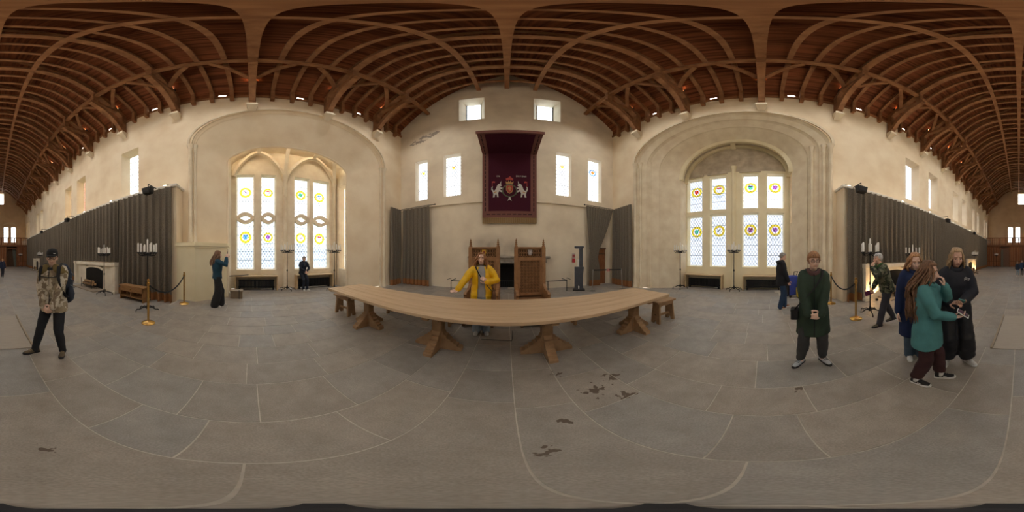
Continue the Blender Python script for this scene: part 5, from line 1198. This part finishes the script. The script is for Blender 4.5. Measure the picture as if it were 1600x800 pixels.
        for e in (1, -1):
            w_ = elb[e].lerp(wr[e], slen*.97); mb.limb([sh[e]-(Rm @ V(e*.03,0,.005)), sh[e].lerp(elb[e], .5), elb[e], elb[e].lerp(w_, .5), w_], [sr[0], (sr[0]+sr[1])/2, sr[1], (sr[1]+sr[2])/2, sr[2]], 12)
        o = link(name, remesh(mb, g.get('vox', .014), 3, g.get('fold', .009), 8, len(label)), g['m'], root)
        if g.get('collar'):
            n_ = 18; MB().tube([U(.078*math.cos(2*PI*i/n_), .012+.074*math.sin(2*PI*i/n_), 1.455+.014*math.cos(4*PI*i/n_)-.02*max(0, math.sin(2*PI*i/n_))) for i in range(n_)], [(.018,.032)]*n_, 8, closed=True).build('collar', g.get('cm', g['m']), o, smooth=True, angle=None)
        if g.get('hood'):
            hb = MB(); hb.ell(U(0,-.10,1.42), (.13,.06,.075), 14, 10, Rm); hb.ell(U(.08,-.06,1.44), (.06,.07,.045), 10, 8, Rm); hb.ell(U(-.08,-.06,1.44), (.06,.07,.045), 10, 8, Rm)
            link('hood', remesh(hb, .013, 3, .008, 9, 2), g.get('hm', g['m']), o)
        if g.get('zip'):
            y0 = .122+b
            MB().tube([U(0, (.085+b if z > 1.38 else (.108+b*1.02+bust if z > 1.1 else .118+b+fl*max(0,(1-z)/(1-hem)) if z < 1.0 else .104+b))+.002, z) if z >= .9 else (hc+V(0,0,z-.9)).lerp(U(0,0,z), .5)+V(0,.118+b+fl*max(0,(1-z)/(1-hem))+.003,0) for z in [hem+.02+(1.42-hem-.02)*i/8 for i in range(9)]], [(.007,.004)]*9, 6).build('zip', g['zip'], o)
        if g.get('cuffm'):
            for e in (1, -1): MB().limb([elb[e].lerp(wr[e], .9), elb[e].lerp(wr[e], .99)], [sr[2]*1.06]*2, 12).build('cuff', g['cuffm'], o, smooth=True)
        return o
    if 'under' in F: top(F['under'], 'shirt')
    if 'top' in F: tp = top(F['top'], F['top'].get('name', 'jacket'))
    # ---- hair
    hm = F['hairmat']; st = F.get('hair', 'short')
    def cap(front=.055, drop=-.02, vol=1.0, name='hair'):
        mb = MB(); n, m_ = 26, 18; vs_ = []
        for j in range(m_+1):
            b = -PI/2+PI*j/m_
            for i in range(n):
                a = 2*PI*i/n; d = V(math.cos(b)*math.cos(a), math.cos(b)*math.sin(a), math.sin(b))
                p = V(d.x*.086*vol, -.014+d.y*.106*vol, .034+d.z*.100*vol)
                hl = front if d.y > .25 else (drop if d.y > -.35 else -.075)
                if p.z < hl: k = .80 if d.y > -.35 else .93; p = V(p.x*k, -.014+(p.y+.014)*k*.9, p.z)
                p += d*(.006*noise.noise((d.x*5, d.y*5, d.z*5+len(label))))
                vs_.append(h(*p))
        fs = [(j*n+i, j*n+(i+1) % n, (j+1)*n+(i+1) % n, (j+1)*n+i) for j in range(m_) for i in range(n)]
        mb.add(vs_, fs); return mb.build(name, hm, root, smooth=True, angle=None)
    if st == 'short': cap(F.get('fringe', .06), F.get('drop', .0), F.get('hvol', 1.0))
    elif st == 'long':
        hr_ = cap(F.get('fringe', .065), -.03, 1.03); rnd = random.Random(len(label)); ln = F.get('hlen', .42); sp_ = F.get('hspread', 1.0)
        mb = MB(); nl = F.get('locks', 34)
        for i in range(nl):
            hf = F.get('hfront', 42); a = R(hf+(360-2*hf)*i/(nl-1)); lx, ly = math.sin(a), math.cos(a); L = ln*rnd.uniform(.8, 1.05); ph = rnd.uniform(0, 6); pts = []; rr = []
            for j in range(11):
                f = j/10; 
                if f < .18: q = h(lx*.085*min(1, .55+f*2.6), ly*.102*min(1, .5+f*2.8)-.014, .125-.55*f); 
                else:
                    g0 = h(lx*.088, ly*.104-.014, .03); drop_ = (f-.18)/.82*L; r_ = 1+.35*sp_*min(1, drop_/.22)
                    c0 = hcen.lerp(V(nk.x, nk.y-.03, hcen.z), min(1, drop_/.2)); off = HM @ V(lx*.088*r_, ly*.10*r_-.012-.035*min(1, drop_/.3)*(ly < .3), 0); off.z = 0
                    q = V(c0.x, c0.y, g0.z-drop_)+off; q += V(math.sin(ph+f*11), math.cos(ph+f*9), 0)*.012*F.get('wave', 1)
                pts.append(q); rr.append((.017*(1-.4*f), .013*(1-.4*f)) if f < 1 else .004)
            mb.tube(pts, rr, 6)
        mb.build('hair_locks', hm, hr_, smooth=True, angle=None)
    if F.get('cap'):
        mb = MB(); n = 20; pr = [(.098,.034),(.099,.062),(.094,.09),(.075,.118),(.04,.133),(0.001,.138)]
        mb.loft([[h(r*.90*math.cos(2*PI*i/n), -.012+r*1.08*math.sin(2*PI*i/n), z) for i in range(n)] for r, z in pr], True, True)
        c_ = mb.build('cap', F['cap'], root, smooth=True, angle=60)
        br = [(-.075,.06),(-.07,.12),(-.04,.165),(0,.175),(.04,.165),(.07,.12),(.075,.06)]
        MB().loft([[h(x, y, .045-.05*abs(x)*2-(y-.06)*.12+dz) for x, y in br] for dz in (0, .008)], True, True).build('cap_brim', F['cap'], c_)
        if F.get('capmark'): MB().limb([h(-.05,.089,.07), h(-.03,.094,.072)], [.006,.006], 6).build('cap_mark', F['capmark'], c_)
    if F.get('glasses'):
        gm = F['glasses']; g0 = None
        for e in (1, -1):
            o = MB().tube([h(e*.033+.024*math.cos(2*PI*i/14), .098-.006*abs(math.cos(2*PI*i/14)), .003+.019*math.sin(2*PI*i/14)) for i in range(14)], .0032, 5, closed=True, up=tuple(HM @ V(0,1,0)))
            if g0 is None: g0 = MB()
            g0.add(o.v, o.f); g0.tube([h(e*.056,.092,.006), h(e*.078,.06,.01), h(e*.08,-.01,.008)], .0028, 5)
        g0.tube([h(-.01,.098,.006), h(0,.102,.008), h(.01,.098,.006)], .003, 5); g0.build('glasses', gm, root)
    ctx = dict(root=root, U=U, hc=hc, sh=sh, elb=elb, wr=wr, h=h, S=S, Rm=Rm, HM=HM)
    return ctx
def strap(c, pts, m, w=.02, name='bag_strap'):
    return MB().tube([c['U'](*p) for p in pts], [(w, .006)]*len(pts), 6, False, V(0,0,1)).build(name, m, c['root'], smooth=True)
# XY facing helpers
def face(p, q): return math.atan2(-(q[0]-p[0]), q[1]-p[1])
def cam_turn(p, deg):
    """yaw of somebody who faces the camera, turned deg towards the picture's right"""
    r = Vector((p[0], p[1])).normalized(); e = Vector((r.y, -r.x)); f = -r*math.cos(R(deg))+e*math.sin(R(deg)); return math.atan2(-f.x, f.y)
def col(n, c, r=.85, **k):
    if n.endswith('hair'): return mat(n, tuple(x*1.35 for x in c), r, scale=70, col2=tuple(x*.55 for x in c), stretch=(1, 1, .12), contrast=(.35, .65))
    return mat(n, c, r, scale=k.pop('scale', 8), **k)
BLKC = col('black_cloth', (.018,.018,.020)); WHS = col('white_shoe', (.62,.62,.62), .6); WSOLE = col('white_sole', (.75,.75,.73), .6); DKS = col('dark_sole', (.03,.03,.03)); GRYH = col('grey_hair', (.30,.28,.26), .7, scale=40); BRH = col('brown_hair', (.19,.10,.055), .6, scale=40); AUB = col('auburn_hair', (.33,.15,.065), .6, scale=40); BLN = col('dark_blonde_hair', (.42,.29,.17), .6, scale=40); GNG = col('ginger_blonde_hair', (.44,.24,.12), .6, scale=40); SHR = col('short_red_hair', (.33,.16,.075), .6, scale=40); DBH = col('black_hair', (.03,.02,.015), .6)
O = (0, 0)

# --- 1 man in cap with backpack
p = (-.86, -2.27); c = person('person in black cap and cream camouflage jacket with a dark backpack', (*p, 0), cam_turn(p, -24), 1.73,
  dict(ankR=(-.0,.0,.085), hip=(-.05,-.02,.885)) if False else dict(ankR=(.25,.12,.085), ankL=(-.13,-.03,.085), toeR=-35, toeL=12, hip=(.0,0,.885), wrR=(.06,.24,.86), wrL=(-.07,.24,.85), epR=(1,-.4,0), epL=(-1,-.4,0), hdR=(-.75,.2,-.6), hnR=(-.2,-1,0), hdL=(.75,.2,-.55), hnL=(.2,-1,0), curlR=40, curlL=35, head=(18,-4), tilt=2),
  dict(skin=SKINP, hairmat=DBH, hair='short', cap=BLKC, capmark=WSOLE, glasses=BLK, top=dict(m=camo('cream_camouflage', [(.52,.46,.36),(.58,.53,.43),(.20,.15,.10),(.30,.25,.17)], 11), hem=.80, bulk=.035, flare=.015, sleeve=(.09,.07,.052), hood=True, zip=BLKC, fold=.012, collar=True, cm=BLKC),
       legs=dict(m=col('black_denim', (.022,.024,.030)), r=(.092,.07,.058)), shoe=dict(m=col('brown_boot', (.16,.12,.075)), sole=DKS, lace=col('tan_lace', (.35,.27,.16)))))
OLV = col('olive_yoke', (.20,.15,.06))
mb = MB(); 
for e in (1,-1): mb.limb([c['U'](e*.06,.05,1.44), c['U'](e*.14,.06,1.40), c['U'](e*.19,.03,1.36)], [(.05,.075),(.06,.08),(.05,.07)], 10)
link('shoulder_yoke', remesh(mb, .013, 3), OLV, c['root'])
t = thing('backpack', 'dark blue black hiking backpack worn by the person in the cap', 'backpack', c['root'].location, c['root'].rotation_euler.z); t.scale = c['root'].scale
BPK = col('navy_pack', (.03,.04,.065)); mb = MB(); U = c['U']
mb.tube([U(-.03,-.27,.86), U(-.03,-.28,.95), U(-.03,-.29,1.2), U(-.03,-.27,1.40), U(-.03,-.25,1.48)], [(.13,.09),(.175,.13),(.185,.14),(.165,.12),(.10,.07)], 14, True, V(0,-1,0)); mb.ell(U(-.19,-.22,1.02), (.06,.09,.13)); mb.ell(U(.15,-.24,1.0), (.05,.08,.12)); mb.ell(U(-.03,-.40,1.1), (.11,.05,.16))
link('pack_body', remesh(mb, .014, 3, .01, 9), BPK, t)
for e in (1,-1): MB().tube([U(e*.10,-.17,1.42), U(e*.13,-.03,1.50), U(e*.14,.10,1.46), U(e*.145,.15,1.33), U(e*.17,.13,1.15), U(e*.20,0,1.02), U(e*.16,-.17,.98)], [(.03,.012)]*7, 8).build('shoulder_strap', BLKC, t, smooth=True)
MB().tube([U(.14,.152,1.33), U(0,.178,1.32), U(-.14,.152,1.33)], [(.012,.006)]*3, 6).build('chest_strap', BLKC, t)
for k in range(4): MB().limb([U(-.2,-.24+.02*k,1.36-.1*k), U(-.23,-.30,1.30-.1*k)], [.008,.008], 6).build('compression_cord', col('grey_cord', (.16,.18,.22)), t)

# --- 2 woman photographing in the looped bay
p = (-5.02, -1.05); c = person('person with long brown hair, dark teal jumper and black wide trousers photographing the bay', (*p, 0), face((0,0), (-.25,.97)), 1.78,
  dict(ankR=(.08,-.08,.085), ankL=(-.09,.1,.085), wrR=(.07,.27,1.50), wrL=(-.05,.27,1.49), epR=(.7,.1,-1), epL=(-.7,.1,-1), hdR=(-.05,.25,1), hdL=(.05,.25,1), hnR=(-1,.2,0), hnL=(1,.2,0), head=(0,-2), curlR=50, curlL=50),
  dict(fem=True, skin=SKINP, hairmat=BRH, hair='long', hlen=.36, locks=30, top=dict(m=col('dark_teal_wool', (.012,.055,.095)), hem=.88, bulk=.03, sleeve=(.08,.065,.05), name='jumper', collar=True), legs=dict(m=BLKC, r=(.11,.12,.13), calf=.125, end=.05), shoe=dict(m=WHS, sole=WSOLE)))
t = thing('phone', 'dark phone held up by the person in the dark teal jumper', 'phone', c['root'].location, c['root'].rotation_euler.z); t.scale = c['root'].scale
MB().box(-.038,.042,.30,.309,1.54,1.69).build('case', BLK, t, bevel=.003); MB().box(-.034,.038,.298,.3005,1.545,1.685).build('screen', col('dark_screen', (.02,.02,.03), .2), t)

# --- 3 man sitting on the sill
p = (-7.50, 2.45); c = person('person in navy jacket and dark jeans sitting on the window sill', (*p, .0), R(-90+14), 1.72,
  dict(hip=(0,.02,.80), hipz=.80, ankR=(.10,.26,.085), ankL=(-.08,.30,.085), toeR=-8, toeL=6, kpR=(.1,1,.4), kpL=(-.1,1,.4), lean=10, wrR=(.05,.32,.92), wrL=(-.05,.32,.90), epR=(1,-.2,-.2), epL=(-1,-.2,-.2), hdR=(-.6,.5,-.5), hdL=(.6,.5,-.5), hnR=(-.3,-.6,-.7), hnL=(.3,-.6,-.7), head=(0,-8)),
  dict(hairmat=GRYH, hair='short', top=dict(m=col('navy_jacket', (.012,.018,.035)), hem=.86, bulk=.03, collar=True, sleeve=(.085,.066,.05), zip=col('grey_zip', (.2,.2,.2))), under=dict(m=col('charcoal_shirt', (.03,.045,.05)), hem=.88, bulk=.012), legs=dict(m=col('navy_jeans', (.015,.02,.035))), shoe=dict(m=WHS, sole=WSOLE)))

# --- 4 woman in yellow raincoat
p = (-.51, 3.24); c = person('person in bright yellow raincoat and pale jeans behind the table, one arm held out', (*p, 0), face(p, O), 1.68,
  dict(ankR=(.10,.06,.085), ankL=(-.09,.06,.085), toeR=-8, toeL=6, wrR=(.47,.24,.98), epR=(.4,-1,-.5), hdR=(.75,.45,-.25), hnR=(.1,.6,.8), curlR=12, wrL=(-.10,.24,1.16), epL=(-1,-.3,-.6), hdL=(.55,.5,.55), hnL=(.4,-1,0), curlL=55, head=(-4,2), tilt=0),
  dict(fem=True, skin=SKINP, hairmat=AUB, hair='long', hlen=.42, locks=46, wave=2.0, hspread=2.0, hfront=48, fringe=.096, under=dict(m=col('pale_grey_tee', (.36,.36,.37)), hem=.80, bulk=.014, name='tee'), legs=dict(m=col('pale_blue_jeans', (.30,.38,.48)), r=(.095,.085,.085), calf=.085), shoe=dict(m=WHS, sole=WSOLE)))
# open raincoat: two front panels, back and sleeves
YC = col('yellow_raincoat', (.88,.52,.008), .45); U = c['U']; mb = MB()
def open_coat(c, hem, gap, a, bulk=.02, thick=.016):
    rings = []; U = c['U']
    for z, rx, ry in ((hem,.205,.16),(.75,.20,.155),(.92,.195,.15),(1.06,.175,.14),(1.25,.178,.15),(1.36,.172,.115),(1.43,.10,.085)):
        r_ = []; n = 30
        for i in range(n+1):
            t_ = R(90+gap+(360-2*gap)*i/n); r_.append(U((rx+bulk)*math.cos(t_), (ry+bulk)*math.sin(t_)-.005, z))
        for i in range(n, -1, -1):
            t_ = R(90+gap+(360-2*gap)*i/n); r_.append(U((rx+bulk-thick)*math.cos(t_), (ry+bulk-thick)*math.sin(t_)-.005, z))
        rings.append(r_)
    return MB().loft(rings, True, True)
mb = open_coat(c, .62, 22, 0)
for e in (1,-1): mb.limb([c['sh'][e]-V(e*.02,0,.01), c['sh'][e].lerp(c['elb'][e],.5), c['elb'][e], c['elb'][e].lerp(c['wr'][e],.5), c['elb'][e].lerp(c['wr'][e],.93)], [.088,.082,.076,.07,.062], 12)
coat = link('raincoat', remesh(mb, .012, 2, .012, 8, 4), YC, c['root'])
hb = MB(); hb.ell(U(0,-.13,1.41), (.14,.07,.09), 14, 10); link('hood', remesh(hb, .014, 3, .01), YC, coat)
for e in (1,-1): MB().limb([c['elb'][e].lerp(c['wr'][e],.88), c['elb'][e].lerp(c['wr'][e],.97)], [.064,.06], 12).build('cuff', YC, coat, smooth=True); MB().obox(U(e*.13,.165,.86), (.055,.008,.01)).build('pocket_flap', YC, coat)
t = thing('shoulder_bag', 'brown leather shoulder bag on a black strap worn over the yellow raincoat', 'bag', c['root'].location, c['root'].rotation_euler.z); t.scale = c['root'].scale
mb = MB(); mb.tube([U(-.24,.10,.72),U(-.24,.10,.78),U(-.245,.1,.9),U(-.24,.1,.96)], [(.10,.035),(.115,.05),(.11,.045),(.08,.03)], 12, True, V(1,0,0)); link('bag_body', remesh(mb,.012,2), col('brown_leather', (.13,.055,.025), .5), t)
MB().tube([U(.12,-.02,1.455),U(.11,.10,1.42),U(.06,.175,1.32),U(-.02,.195,1.2),U(-.12,.20,1.06),U(-.20,.165,.96)], [(.016,.008)]*6, 6).build('strap', BLKC, t, smooth=True)

# --- 5 man in jeans, stepped bay
p = (4.9, -.56); c = person('person in dark hooded jacket, blue jeans and tan shoes standing in the stepped bay', (*p, 0), face((0,0), (.12,-.99)), 1.72,
  dict(ankR=(.09,-.06,.085), ankL=(-.09,.12,.085), wrR=(.2,.16,.86), wrL=(-.26,.06,.86), head=(0,-14)),
  dict(hairmat=GRYH, hair='short', top=dict(m=col('black_jacket', (.012,.013,.018)), hem=.74, bulk=.04, flare=.01, sleeve=(.09,.07,.055), hood=True, collar=True), legs=dict(m=col('blue_jeans', (.025,.055,.12)), r=(.098,.085,.075), calf=.08), shoe=dict(m=col('tan_shoe', (.30,.12,.045)), sole=WSOLE)))

# --- 6 woman in green parka
p = (2.06, -.66); c = person('person in long dark green parka and glasses with short red hair, hands clasped', (*p, 0), face(p, O)+R(4), 1.67,
  dict(ankR=(.17,.04,.085), ankL=(-.13,.0,.085), toeR=-32, toeL=28, wrR=(.07,.26,.90), wrL=(-.07,.27,.91), epR=(1,-.3,0), epL=(-1,-.3,0), hdR=(-.85,.25,-.25), hnR=(0,-1,.1), hdL=(.85,.25,-.2), hnL=(0,-1,.1), curlR=38, curlL=38, head=(10,0)),
  dict(fem=True, skin=SKINP, hairmat=SHR, hair='short', fringe=.045, drop=-.03, hvol=1.06, glasses=BLK, under=dict(m=col('patterned_scarf', (.12,.06,.06), scale=60), hem=.9, bulk=.012, collar=True), top=dict(m=col('bottle_green_parka', (.030,.052,.034)), hem=.55, bulk=.04, flare=.03, sleeve=(.086,.072,.056), hood=True, zip=BLKC, name='parka', fold=.011),
       legs=dict(m=col('charcoal_joggers', (.05,.05,.052)), r=(.10,.082,.065), end=.12, fold=.01), shoe=dict(m=col('pale_trainer', (.50,.53,.58), .6), sole=DKS, lace=BLKC, sock=SKINP)))
U = c['U']; t = thing('camera_bag', 'black camera bag on a crossbody strap at the green parka\'s hip', 'bag', c['root'].location, c['root'].rotation_euler.z); t.scale = c['root'].scale
mb = MB(); mb.box(.20,.30,.0,.14,.80,.95); me = remesh(mb, .012, 8); link('bag_body', me, BLKC, t); MB().box(.198,.302,-.003,.143,.92,.955).build('bag_flap', BLKC, t, bevel=.01)
MB().tube([U(.25,.10,.94),U(.2,.17,1.03),U(.10,.19,1.14),U(-.02,.185,1.28),U(-.10,.13,1.40),U(-.12,.03,1.47)], [(.019,.007)]*6, 6).build('strap', BLKC, t, smooth=True)

# --- 7 man in green camouflage
p = (2.72, -2.50); c = person('person with white hair in green camouflage jacket bending forward, hand to his face', (*p, 0), cam_turn(p, -62), 1.74,
  dict(lean=20, hip=(0,-.08,.88), ankR=(.10,-.30,.10), ankL=(-.09,.16,.085), pitchR=-12, kpR=(0,1,0), wrL=(-.07,.31,1.34), epL=(-.5,.5,-1), hdL=(.1,-.12,1), hnL=(.2,-1,0), curlL=45, wrR=(.22,.16,.86), epR=(.5,-1,0), hdR=(0,.5,-1), hnR=(-1,0,0), curlR=55, head=(4,-2)),
  dict(skin=SKIN, hairmat=col('white_hair', (.50,.50,.50), .7, scale=40), hair='short', top=dict(m=camo('green_camouflage', [(.035,.045,.025),(.10,.11,.065),(.012,.014,.012),(.16,.16,.11)], 12), hem=.82, bulk=.045, sleeve=(.092,.074,.056), collar=True, cm=col('green_scarf', (.06,.14,.05))), legs=dict(m=col('slate_trousers', (.045,.045,.058)), r=(.10,.08,.068)), shoe=dict(m=col('olive_walking_shoe', (.10,.09,.065)), sole=DKS, lace=BLKC)))
t = thing('leaflet', 'folded pink and purple leaflet in the camouflage jacketed hand', 'leaflet', c['root'].location, c['root'].rotation_euler.z); w_ = c['wr'][1]
o = MB().obox(w_+V(.02,.10,-.10), (.007,.11,.055), Matrix.Rotation(R(-15),3,'X')).build('leaflet_sheet', col('purple_print', (.20,.03,.10), .5), t); MB().obox(w_+V(.029,.13,-.10), (.002,.05,.035), Matrix.Rotation(R(-15),3,'X')).build('leaflet_print', col('pink_print', (.62,.33,.42), .5, col2=(.3,.05,.12), scale=30), o)

# --- 8 woman in navy coat
p = (1.40, -1.86); c = person('person in long navy coat with wavy ginger blonde hair looking down', (*p, 0), cam_turn(p, 14), 1.66,
  dict(ankR=(.07,0,.085), ankL=(-.09,.04,.085), toeR=-4, toeL=10, wrR=(.24,.08,.86), wrL=(-.2,.16,.88), head=(6,-14), curlR=35),
  dict(fem=True, skin=SKINP, hairmat=GNG, hair='long', hlen=.30, locks=32, wave=1.9, hfront=56, fringe=.098, hspread=1.6, top=dict(m=col('navy_coat', (.014,.028,.095)), hem=.45, bulk=.035, flare=.03, sleeve=(.086,.07,.055), collar=True, name='coat'), legs=dict(m=col('blue_grey_jeans', (.07,.11,.16)), r=(.09,.08,.078), calf=.08), shoe=dict(m=WHS, sole=WSOLE, lace=BLKC)))

# --- 9 girl in teal
p = (.92, -1.46); yw = face((0,0), (-.86,-.30)); c = person('young person in teal jacket and maroon joggers with very long brown curls holding a phone', (*p, 0), yw, 1.56,
  dict(ankR=(.10,-.10,.085), ankL=(-.08,.14,.085), toeR=-16, toeL=6, wrL=(-.02,.20,1.43), epL=(-.6,.6,-1), hdL=(.12,-.2,1), hnL=(.1,-1,0), curlL=60, wrR=(.02,.30,1.06), epR=(1,-.4,-.3), hdR=(-.15,1,.12), hnR=(0,-.2,1), curlR=35, head=(-6,-4)),
  dict(fem=True, skin=SKINP, hairmat=BRH, hair='long', hlen=.62, locks=60, wave=2.6, hspread=1.8, hfront=52, fringe=.075, headscale=1.04, top=dict(m=col('teal_softshell', (.085,.27,.29)), hem=.66, bulk=.04, flare=.03, sleeve=(.085,.07,.055), hood=False, collar=True), legs=dict(m=col('maroon_joggers', (.05,.018,.020)), r=(.10,.09,.072), calf=.088, end=.15, fold=.013), shoe=dict(m=BLKC, sole=WSOLE, lace=BLKC, sock=WSOLE, mark=WSOLE)))
t = thing('phone', 'phone in a white case in the teal jacketed hand', 'phone', c['root'].location, yw); t.scale = c['root'].scale; w_ = c['wr'][1]
M = Matrix.Rotation(R(-35),3,'X') @ Matrix.Rotation(R(12),3,'Y'); o = MB().obox(w_+V(-.01,.11,.045), (.04,.078,.006), M).build('case', WSOLE, t, bevel=.003); MB().obox(w_+V(-.01,.11,.045)+M @ V(0,0,.0062), (.034,.070,.001), M).build('screen', col('purple_screen', (.16,.06,.12), .25, col2=(.03,.02,.03), scale=14), t)

# --- 10 woman in black
p = (.82, -2.02); yw = face(p, O)+R(8); c = person('person in black jacket and baggy black trousers with blonde bob tapping a phone', (*p, 0), yw, 1.72,
  dict(ankR=(.12,.02,.085), ankL=(-.14,.04,.085), toeR=-20, toeL=28, wrR=(.11,.30,1.07), wrL=(-.02,.30,1.06), epR=(1,-.3,-.4), epL=(-1,-.3,-.4), hdR=(-.7,.6,.15), hdL=(.35,.85,.1), hnR=(0,-.3,-1), hnL=(.3,0,1), curlR=35, curlL=40, head=(6,-13)),
  dict(fem=True, skin=SKIN, hairmat=BLN, hair='long', hlen=.20, locks=30, wave=.8, hfront=58, fringe=.098, hspread=1.5, top=dict(m=col('black_shell_jacket', (.020,.022,.032)), hem=.78, bulk=.04, flare=.0, sleeve=(.09,.075,.06), collar=True, hood=True), legs=dict(m=col('black_nylon', (.012,.013,.018), .55), r=(.12,.125,.115), calf=.125, end=.13, cuff=.7, fold=.014), shoe=dict(m=col('grey_white_trainer', (.55,.55,.55), .6), sole=WSOLE, lace=WSOLE)))
t = thing('phone', 'phone in a sea green case held by the person in black', 'phone', c['root'].location, yw); t.scale = c['root'].scale; w_ = c['wr'][-1]
M = Matrix.Rotation(R(28),3,'X') @ Matrix.Rotation(R(-20),3,'Y'); MB().obox(w_+V(.02,.09,.045), (.038,.078,.006), M).build('case', col('sea_green_case', (.12,.33,.30), .5), t, bevel=.003); MB().obox(w_+V(.02,.09,.045)+M @ V(0,0,.0062), (.034,.072,.001), M).build('screen', BLK, t)
U = c['U']
for k in range(3): MB().limb([U(-.115,.168,1.315+.012*k), U(-.095,.172,1.325+.012*k), U(-.078,.172,1.312+.012*k)], [.003]*3, 5).build('chest_mark', WSOLE, c['root'])
for k in range(2): MB().limb([U(-.128+.0*k,.163,1.325-.016*k), U(-.15+.012*k,.157,1.325-.016*k)], [.004]*2, 5).build('chest_mark', WSOLE, c['root'])

# --- distant visitors towards the gallery
for lab, p, H, yw, tm, lm, hmm, st in (
  ('small distant child in white top and dark waistcoat crossing the hall', (.12,-13.9), 1.30, 30, col('navy_vest', (.03,.04,.07)), col('pale_blue_shorts', (.28,.36,.44)), BLN, 'long'),
  ('distant person in dark blue hooded jacket and shorts near the gallery', (-.62,-13.4), 1.55, 160, col('indigo_jacket', (.02,.03,.07)), col('dark_shorts', (.03,.035,.05)), GNG, 'short'),
  ('distant child in blue jacket beside the dark waistcoated child', (-.28,-14.6), 1.40, 10, col('mid_blue_jacket', (.04,.07,.15)), col('navy_jeans', (.015,.02,.035)), BRH, 'short')):
    person(lab, (*p, HALL), R(yw), H, dict(ankR=(.08,-.05,.085), ankL=(-.08,.08,.085)), dict(skin=SKINP, hairmat=hmm, hair=st, hlen=.2, locks=16, top=dict(m=tm, hem=.8, bulk=.03, vox=.025), legs=dict(m=lm, end=.45 if 'shorts' in lm.name else .06), shoe=dict(m=WHS if 'child' in lab else BLKC, sole=WSOLE)))
bpy.data.scenes.remove(TMP)
